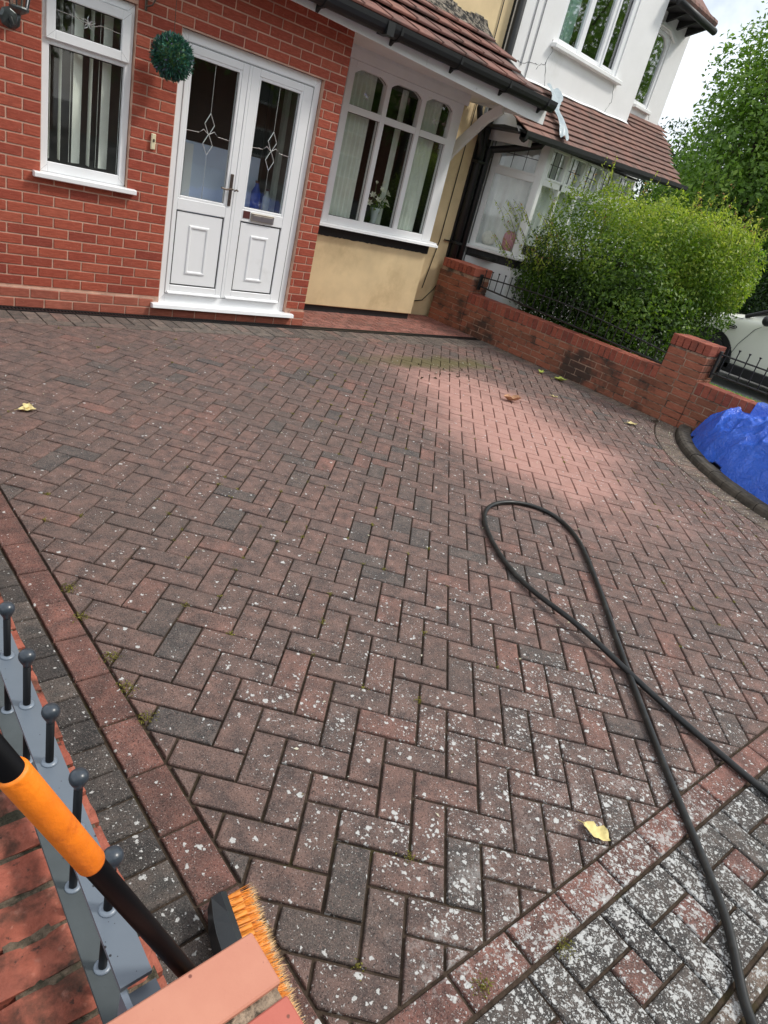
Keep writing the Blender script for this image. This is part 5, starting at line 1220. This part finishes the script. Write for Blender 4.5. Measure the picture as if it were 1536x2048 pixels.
# ornaments on the bay sill
pv = thing('pink_vase', (7.86, 6.34, 1.06), 'pink ribbed vase on the windowsill of the white bay', 'vase')
mb = MB(); prof = [(.055, 0), (.078, .06), (.088, .14), (.082, .21), (.062, .25), (.066, .262)]; n = 36; V = []; F = []
for r_, z in prof:
    for k in range(n): t = 2*math.pi*k/n; q = r_*(1+.04*math.cos(k*math.pi)); V.append((7.88+q*math.cos(t), 6.34+q*math.sin(t), 1.062+z))
for i in range(len(prof)-1):
    for k in range(n): F.append((i*n+k, i*n+(k+1) % n, (i+1)*n+(k+1) % n, (i+1)*n+k))
F.append(tuple(range(n))[::-1]); obj('vase_body', MB().add(V, F), 'pink', pv)
po = thing('ornamental_plate', (7.70, 6.52, 1.06), 'round cream ornamental plate standing at the left of the white bay sill', 'plate')
obj('plate_disc', MB().lathe([(.015, .018), (.06, .014), (.09, 0), (.098, .004), (.098, .012), (.05, .026)], (0, 0, 0), 28), 'cream_ceramic', po, True, loc=(7.68, 6.54, 1.165), rot=(R(80), 0, R(-52)))
obj('plate_motif', MB().lathe([(.018, .0), (.022, .004), (.004, .01)], (0, 0, 0), 7), 'came', po, loc=(7.672, 6.528, 1.165), rot=(R(80), 0, R(-52)))
# lower gutter/eaves of the main roof of the white house, right side
er = obj('upper_eaves', MB().prism([(6.60, 4.76), (6.60, 4.83), (7.3, 5.4), (7.4, 5.4), (7.4, 4.85), (6.96, 4.76)], 10.23, 11.45, 'x'), 'small_tile', wh)
obj('eaves_soffit', MB().box(10.23, 11.42, 6.60, 7.4, 4.715, 4.758), 'black_paint', wh)
obj('eaves_gutter', MB().tube([(10.23, 6.55, 4.715), (11.45, 6.55, 4.70)], .050, 10), 'black_plastic', wh, True)
for k in range(9):
    obj('ridge_tile', MB().tube([(10.23+k*.137, 6.60, 4.81), (10.36+k*.137, 6.60, 4.805)], .055, 8), 'small_tile', wh)
for x in (10.35, 10.7, 11.05, 11.35): obj('rafter_foot', MB().prism([(6.62, 4.715), (6.96, 4.715), (6.96, 4.60), (6.90, 4.62)], x, x+.05, 'x'), 'black_paint', wh)
# tattered plastic sheet on the bay roof
mb = MB(); n, m = 26, 8; g = {}
for i in range(n+1):
    t = i/n; s0 = .95-.99*t; yy = 5.885+s0*math.cos(slope); wdt = .24-.10*t+.05*math.sin(t*9); zz_ = 2.490+s0*math.sin(slope)+tz(7.9)
    for j in range(m+1):
        s_ = j/m; x = 8.02-.36*t+.03*math.sin(t*11)+wdt*s_+.012*random.uniform(-1, 1)*(j in (0, m)); g[i, j] = len(mb.v); mb.v.append((x, yy-.02, zz_+.012+.022*math.sin(s_*7+t*5)+.008*random.random()))
for i in range(n):
    for j in range(m): mb.f.append((g[i, j], g[i+1, j], g[i+1, j+1], g[i, j+1])); mb.r.append(.5)
obj('plastic_sheet', mb, 'sheet', smooth=True, label='torn grey plastic sheet lying down the left end of the white house bay roof', category='plastic sheet')

# ------------------------------------------------------------------ car on the neighbour's drive
car = thing('parked_car', (11.0, 3.2, .1), 'cream white small hatchback parked behind the boundary wall and hedge', 'car')
G0 = .10; CX, CY = 11.02, 2.95            # centre; nose towards +Y
st_ = [(-1.80, .70, .50, .78, .80, .78, .30), (-1.74, .80, .35, .88, 1.02, .95, .55), (-1.45, .84, .24, .93, 1.36, .97, .60), (-.70, .845, .20, .95, 1.41, .965, .62), (.10, .845, .20, .96, 1.385, .955, .60),
       (.52, .845, .20, .97, 1.16, .965, .60), (.86, .84, .20, .96, .985, .965, .66), (1.30, .82, .22, .90, .93, .90, .60), (1.62, .76, .26, .80, .84, .80, .5), (1.80, .60, .34, .66, .70, .66, .40)]
V = []; 
for (y, hw, zb, zs, zt, zsh, rw_) in st_:
    for sx in (-1, 1):
        ring = [(hw*.90, zb), (hw*.99, zb+.10), (hw, (zb+zs)/2), (hw*.985, zs-.10), (hw*.95, zs-.01), (rw_+.04*(zt > zs+.1), zt-.05 if zt > zs+.1 else zt-.015), (rw_*.6, zt)]
        V += [(CX+sx*a, CY+y, G0+z) for a, z in ring]
F = []; n = 7
for i in range(len(st_)-1):
    for s_ in (0, 1):
        o0 = (i*2+s_)*n; o1 = ((i+1)*2+s_)*n
        for j in range(n-1): F.append((o0+j, o0+j+1, o1+j+1, o1+j))
    a0_, a1_ = i*2*n, (i+1)*2*n; F += [(a0_+6, a0_+13, a1_+13, a1_+6), (a0_, a0_+7, a1_+7, a1_)]
F += [tuple(range(7))+tuple(range(13, 6, -1)), tuple((len(st_)-1)*14+k for k in (6, 5, 4, 3, 2, 1, 0, 7, 8, 9, 10, 11, 12, 13))]
bd = obj('car_body', MB().add(V, F), 'car_paint', car, True)
sb = bd.modifiers.new('smooth', 'SUBSURF'); sb.levels = 2; sb.render_levels = 2
XL = CX-.845
for wy in (1.14, -1.22):
    ar = MB(); n = 18
    for k in range(n):
        t0, t1 = R(-8+196*k/n), R(-8+196*(k+1)/n)
        for (ra, rb) in ((.325, .400),):
            q = [(XL-.012, CY+wy+r_*math.cos(t), G0+.31+r_*math.sin(t)) for r_, t in ((ra, t0), (rb, t0), (rb, t1), (ra, t1))]
            q2 = [(XL+.10, b, c) for a, b, c in q]; ar.add(q+q2, [(0, 1, 2, 3), (0, 4, 5, 1), (1, 5, 6, 2), (2, 6, 7, 3), (3, 7, 4, 0)])
    ar.prism([(CY+wy-.32, G0+.31), (CY+wy+.32, G0+.31), (CY+wy+.25, G0+.55), (CY+wy, G0+.63), (CY+wy-.25, G0+.55)], XL-.004, XL+.05, 'x')
    obj('wheel_arch', ar, 'car_black', car)
    whl = obj('wheel', MB().lathe([(.20, -.09), (.30, -.10), (.312, -.07), (.312, .07), (.30, .10), (.20, .09)], (0, 0, 0), 28), 'tyre', car, True, loc=(XL+.08, CY+wy, G0+.312), rot=(0, R(90), 0))
    hb_ = MB().lathe([(.215, 0), (.20, .02), (.05, .03)], (0, 0, 0), 20)
    for k in range(7): a = 2*math.pi*k/7; hb_.prism([(.04*math.cos(a+1.2), .04*math.sin(a+1.2)), (.20*math.cos(a+.12), .20*math.sin(a+.12)), (.20*math.cos(a-.12), .20*math.sin(a-.12)), (.04*math.cos(a-1.2), .04*math.sin(a-1.2))], .025, .05, 'z')
    obj('wheel_trim', hb_, 'chrome', car, loc=(XL-.012, CY+wy, G0+.312), rot=(0, R(-90), 0))
obj('sill_trim', MB().cbox(XL-.012, XL+.04, CY-.85, CY+.80, G0+.20, G0+.33, .01), 'car_black', car)
obj('door_seam', MB().tube([(XL-.001, CY+.80, G0+.34), (XL+.0, CY+.74, G0+.60), (XL+.012, CY+.62, G0+.84), (XL+.05, CY+.50, G0+.95)], .004, 5), 'seal', car)
obj('door_seam', MB().tube([(XL-.001, CY-.42, G0+.34), (XL-.001, CY-.44, G0+.60), (XL+.012, CY-.44, G0+.94)], .004, 5), 'seal', car)
obj('side_glass', MB().add([(XL+.012, CY+.50, G0+.965), (XL+.012, CY-1.40, G0+.965), (XL+.155, CY-1.30, G0+1.30), (XL+.160, CY+.12, G0+1.33)], [(0, 1, 2, 3)]), 'car_glass', car)
obj('windscreen', MB().add([(CX-.70, CY+.80, G0+.985), (CX+.70, CY+.80, G0+.985), (CX+.60, CY+.14, G0+1.385), (CX-.60, CY+.14, G0+1.385)], [(0, 1, 2, 3)]), 'car_glass', car)
obj('screen_pillar', MB().tube([(CX-.765, CY+.84, G0+.965), (CX-.665, CY+.14, G0+1.36)], .028, 8), 'car_black', car)
obj('wiper', MB().tube([(CX-.60, CY+.86, G0+.985), (CX-.10, CY+.74, G0+1.04)], .010, 6), 'car_black', car)
obj('door_mirror', MB().sphere((XL-.10, CY+.47, G0+1.00), .10, 14, 10, (1, .7, .72)), 'car_black', car, True)
obj('bonnet_seam', MB().tube([(XL+.05, CY+.84, G0+.93), (XL+.035, CY+1.2, G0+.90), (XL+.06, CY+1.5, G0+.84)], .004, 5), 'seal', car)
sr = MB(); n = 20; oval = [(CY+.93+.075*math.cos(2*math.pi*k/n)*(1 if math.cos(2*math.pi*k/n) < 0 else .8), G0+.80+.024*math.sin(2*math.pi*k/n)) for k in range(n)]
obj('side_indicator', MB().tube([(XL-.004, a, b) for a, b in oval], .007, 6, closed=True).cbox(XL-.006, XL, CY+.88, CY+.98, G0+.79, G0+.81, .002), 'car_black', car)
obj('headlight', MB().sphere((CX-.58, CY+1.66, G0+.66), .13, 14, 10, (1, .5, 1)), 'chrome', car, True)
obj('headlight', MB().sphere((CX+.58, CY+1.66, G0+.66), .13, 14, 10, (1, .5, 1)), 'chrome', car, True)

# ------------------------------------------------------------------ planting
def blob_points(n, ells, shell=.45, lump=.22, freq=2.2, seed=0):
    """points spread through the outer part of a union of lumpy ellipsoids"""
    out = []; nrm = []; vol = np.array([e[3]*e[4]*e[5] for e in ells])**.67; pr_ = vol/vol.sum()
    cnt = (pr_*n).astype(int)
    for e, c in zip(ells, cnt):
        d = np.random.normal(size=(c, 3)); d /= np.linalg.norm(d, axis=1, keepdims=True)
        ph = seed+np.array([e[0], e[1], e[2]]).sum()
        l = (np.sin(d[:, 0]*freq*2.1+ph)*np.cos(d[:, 1]*freq*2.7+ph*1.3)+np.sin(d[:, 2]*freq*3.1+d[:, 0]*freq*1.7+ph*.7)*.8+np.sin(d[:, 1]*freq*5.3+d[:, 2]*freq*4.1+ph*2)*.5)/2.3
        r_ = (1+lump*l)*(1-shell*np.random.uniform(0, 1, c)**1.6)
        out.append(d*r_[:, None]*np.array(e[3:6])+np.array(e[0:3])); nrm.append(d/np.array(e[3:6]))
    P = np.concatenate(out); Nn = np.concatenate(nrm); Nn /= np.linalg.norm(Nn, axis=1, keepdims=True); return P, Nn
def stems(root, tops, r0, mat='bark', n=6):
    mb = MB()
    for tp_ in tops:
        a = Vector(root); b = Vector(tp_); m1 = a.lerp(b, .35)+Vector((random.gauss(0, .05), random.gauss(0, .05), .05)); m2 = a.lerp(b, .7)+Vector((random.gauss(0, .08), random.gauss(0, .08), .05))
        mb.tube([a, m1, m2, b], [r0, r0*.75, r0*.5, r0*.2], n)
    return mb
hd = thing('hedge_bush', (8.3, 4.7, 0), 'big overgrown green privet bush behind the boundary wall with yellow green tips', 'bush')
E_ = [(8.36, 5.28, 1.12, .92, .82, 1.05), (8.35, 4.45, 1.10, 1.05, .85, 1.08), (8.80, 4.00, 1.35, .90, .62, .82), (8.02, 4.95, .70, .72, .80, .60), (7.95, 4.15, .72, .70, .75, .62), (8.70, 3.72, 1.50, .62, .42, .52), (7.85, 5.50, .82, .50, .40, .42)]
P, Nn = blob_points(62000, E_, .45, .20, 2.8)
P = P[(P[:, 2] > .02) & ~((P[:, 0] < 7.24) & (P[:, 2] < .55))]; Nn = Nn[:len(P)]
Pc = P-np.array([8.4, 4.6, .8]); Nn = Pc/np.linalg.norm(Pc, axis=1, keepdims=True)
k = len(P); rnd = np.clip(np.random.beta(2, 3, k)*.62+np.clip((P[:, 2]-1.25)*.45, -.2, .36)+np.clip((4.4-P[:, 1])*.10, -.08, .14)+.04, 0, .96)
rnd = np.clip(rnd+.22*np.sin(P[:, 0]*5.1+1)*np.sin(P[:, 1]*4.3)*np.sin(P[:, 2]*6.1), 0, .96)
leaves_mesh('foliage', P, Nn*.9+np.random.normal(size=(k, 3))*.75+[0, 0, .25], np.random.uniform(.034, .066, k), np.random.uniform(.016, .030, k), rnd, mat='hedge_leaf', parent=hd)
tops = [(random.uniform(7.6, 9.2), random.uniform(3.6, 5.8), random.uniform(1.2, 1.9)) for _ in range(26)]
obj('stem', stems((8.35, 4.7, 0), tops, .022), 'bark', hd)
# upright wisps with reddish tips
sg = MB(); LP = []; LN = []; LR = []
for i in range(230):
    a = random.random(); e = random.choice(E_[:3]+E_[5:])
    x0 = e[0]+random.uniform(-.8, .8)*e[3]; y0 = e[1]+random.uniform(-.9, .9)*e[4]; q = 1-((x0-e[0])/e[3])**2-((y0-e[1])/e[4])**2
    if q < .1: continue
    z0 = e[2]+e[5]*math.sqrt(q)-.12; h = random.uniform(.16, .52); dx, dy = random.gauss(0, .10), random.gauss(0, .10)
    if i % 4 == 0: x0, y0, z0 = random.uniform(7.45, 7.9), random.uniform(5.2, 6.25), random.uniform(.8, 1.5); dx, dy, h = -.10, .20, .22
    tip = (x0+dx, y0+dy, z0+h); sg.tube([(x0, y0, z0), (x0+dx*.4, y0+dy*.4, z0+h*.55), tip], [.003, .0022, .001], 4)
    for j in range(int(8+h*26)):
        t = j/(8+h*26); LP.append((x0+dx*t+random.gauss(0, .016), y0+dy*t+random.gauss(0, .016), z0+h*t)); LN.append((random.gauss(0, 1), random.gauss(0, 1), .4)); LR.append(min(1, .5+.35*t+random.uniform(-.15, .15)+(.3 if t > .82 and random.random() < .5 else 0)))
obj('twig', sg, 'bark', hd, kind='stuff')
leaves_mesh('twig_leaves', np.array(LP), np.array(LN), np.random.uniform(.026, .058, len(LP)), np.random.uniform(.010, .021, len(LP)), LR, mat='hedge_leaf', parent=hd, kind='stuff')

def tree(name, x, y, h_crown, ells, nleaf, mat, label, cat='tree', group=None, L=(.06, .13), trunk=.12, bias=0, base=0, lump=.3, shell=.75):
    t = thing(name, (x, y, base), label, cat, group)
    P, Nn = blob_points(nleaf, ells, shell, lump, 2.6, seed=x); P = P[P[:, 2] > base+.05]
    c = np.array([x, y, np.mean([e[2] for e in ells])]); Nn = P-c; Nn /= np.linalg.norm(Nn, axis=1, keepdims=True)+1e-6; k = len(P)
    w_ = np.random.uniform(L[0], L[1], k); zmax = max(e[2]+e[5] for e in ells)
    rnd = np.clip(np.random.beta(2, 2.6, k)*.7+.25*np.sin(P[:, 0]*2.3)*np.sin(P[:, 1]*2.9+1)*np.sin(P[:, 2]*2.7)+bias+.12, 0, 1)
    leaves_mesh('crown', P, Nn+np.random.normal(size=(k, 3))*.9+[0, 0, .4], w_, w_*.5, rnd, mat=mat, parent=t)
    mb = MB()
    if trunk:
        top = Vector((x, y, ells[0][2])); mb.tube([(x, y, base), (x+.05, y-.03, base+(top.z-base)*.4), top], [trunk, trunk*.8, trunk*.5], 10)
        for e in ells:
            for q in range(5):
                b = Vector((e[0]+random.uniform(-.6, .6)*e[3], e[1]+random.uniform(-.6, .6)*e[4], e[2]+random.uniform(-.1, .7)*e[5])); a = Vector((x, y, base+(top.z-base)*random.uniform(.35, .9)))
                mb.tube([a, a.lerp(b, .5)+Vector((0, 0, .15)), b], [trunk*.4, trunk*.25, trunk*.08], 6)
        obj('trunk', mb, 'bark', t, True)
    return t
tree('broadleaf_tree', 16.6, 7.3, 0, [(16.7, 7.2, 3.4, 2.0, 1.9, 2.3), (17.2, 8.6, 3.0, 1.5, 1.2, 1.9), (16.9, 7.6, 5.0, 1.5, 1.4, 1.5), (16.2, 7.4, 2.1, 1.7, 1.6, 1.4), (16.9, 8.1, 5.4, 1.3, 1.1, 1.2), (17.4, 9.2, 2.1, 1.2, .9, 1.4)], 30000, 'tree_leaf', 'tall leafy tree behind the right end of the white house', group=None, L=(.07, .15), base=.1)
tree('broadleaf_tree', 17.6, 5.6, 0, [(17.6, 5.5, 5.2, 2.3, 2.2, 2.6), (17.0, 6.0, 3.2, 1.9, 1.9, 2.0), (17.5, 6.6, 6.4, 1.4, 1.3, 1.6)], 24000, 'tree_leaf', 'tallest tree at the right edge, its crown cut off by the frame', L=(.08, .16), bias=.05, base=.1)
tree('broadleaf_tree', 22.5, 12.2, 0, [(22.5, 11.9, 3.2, 2.2, 1.9, 2.3), (23.6, 10.2, 3.4, 2.4, 2.2, 3.0)], 16000, 'dark_leaf', 'darker tree further back, glimpsed just right of the white house roof', L=(.10, .2), base=0)
tree('conifer_bush', 14.3, 5.95, 0, [(14.25, 6.05, 1.3, .85, .75, .95), (14.4, 5.5, 1.2, .7, .6, .80)], 16000, 'bright_leaf', 'vivid lime green shrub between the privet bush and the trees', 'shrub', L=(.03, .07), trunk=.05, bias=.12, base=.1, lump=.12, shell=.4)
tree('dark_hedge', 13.6, 4.2, 0, [(13.5, 4.35, 1.2, .75, .70, 1.15), (13.4, 3.5, 1.2, .70, .75, 1.15), (13.6, 5.0, 1.15, .7, .5, .95), (13.4, 2.6, 1.2, .7, .7, 1.1)], 26000, 'dark_leaf', 'dark green hedge behind the cream car at the right edge', 'hedge', L=(.05, .10), trunk=.06, base=.1, lump=.15, shell=.4)
P, Nn = blob_points(16000, [(15.5, 8.6, .6, 2.6, 2.6, 1.1), (18.5, 6.0, .8, 2.0, 4.0, 1.5)], .6, .3, 3)
leaves_mesh('undergrowth', P, Nn+np.random.normal(size=P.shape)*.8, np.random.uniform(.08, .16, len(P)), np.random.uniform(.04, .07, len(P)), np.random.beta(2, 3, len(P)), mat='dark_leaf', kind='stuff', label='dark undergrowth below the trees on the right', category='undergrowth')
# across the road, seen only in the window reflections
for i, (x, y, s) in enumerate(((-9, -15, 1.5), (-3, -17, 2.3), (5.5, -16, 1.7), (12, -17, 2.3), (19, -16, 2.0), (27, -18, 2.4), (-16, -17, 2.2), (36, -15, 3.2), (44, -19, 3.6))):
    tree('street_tree', x, y, 0, [(x, y, 3.8*s, 1.9*s, 1.9*s, 2.4*s), (x+1.2*s, y+.4, 3.0*s, 1.2*s, 1.2*s, 1.3*s)], 9000, 'tree_leaf', 'street tree across the road, its reflection in the windows', 'tree', 'street trees across the road', L=(.22, .42), trunk=.2)
for i, (x, y) in enumerate(((-6, -26), (6, -26), (18, -26), (30, -26))):
    h = thing('house_opposite', (x, y, 0), 'brick house across the road behind the camera', 'house', 'houses across the road')
    obj('wall', MB().box(x-4.6, x+4.6, y-3, y+3, -.05, 5.4), 'house_across', h)
    obj('roof', MB().prism([(y-3.4, 5.35), (y+3.4, 5.35), (y, 8.0)], x-4.9, x+4.9, 'x'), 'small_tile', h)
    for wx in (-2.6, 2.4):
        for wz in (1.0, 3.4): f_ = obj('window', frame_rect(MB(), x+wx-.9, x+wx+.9, wz, wz+1.3, .1, y+3.0, y+3.1), 'upvc', h); obj('pane', MB().box(x+wx-.8, x+wx+.8, y+3.02, y+3.04, wz+.1, wz+1.2), 'car_glass', f_)
obj('road', MB().add([(-60, -12, -.062), (90, -12, -.062), (90, -4, -.062), (-60, -4, -.062)], [(0, 1, 2, 3)]), 'asphalt', kind='structure')
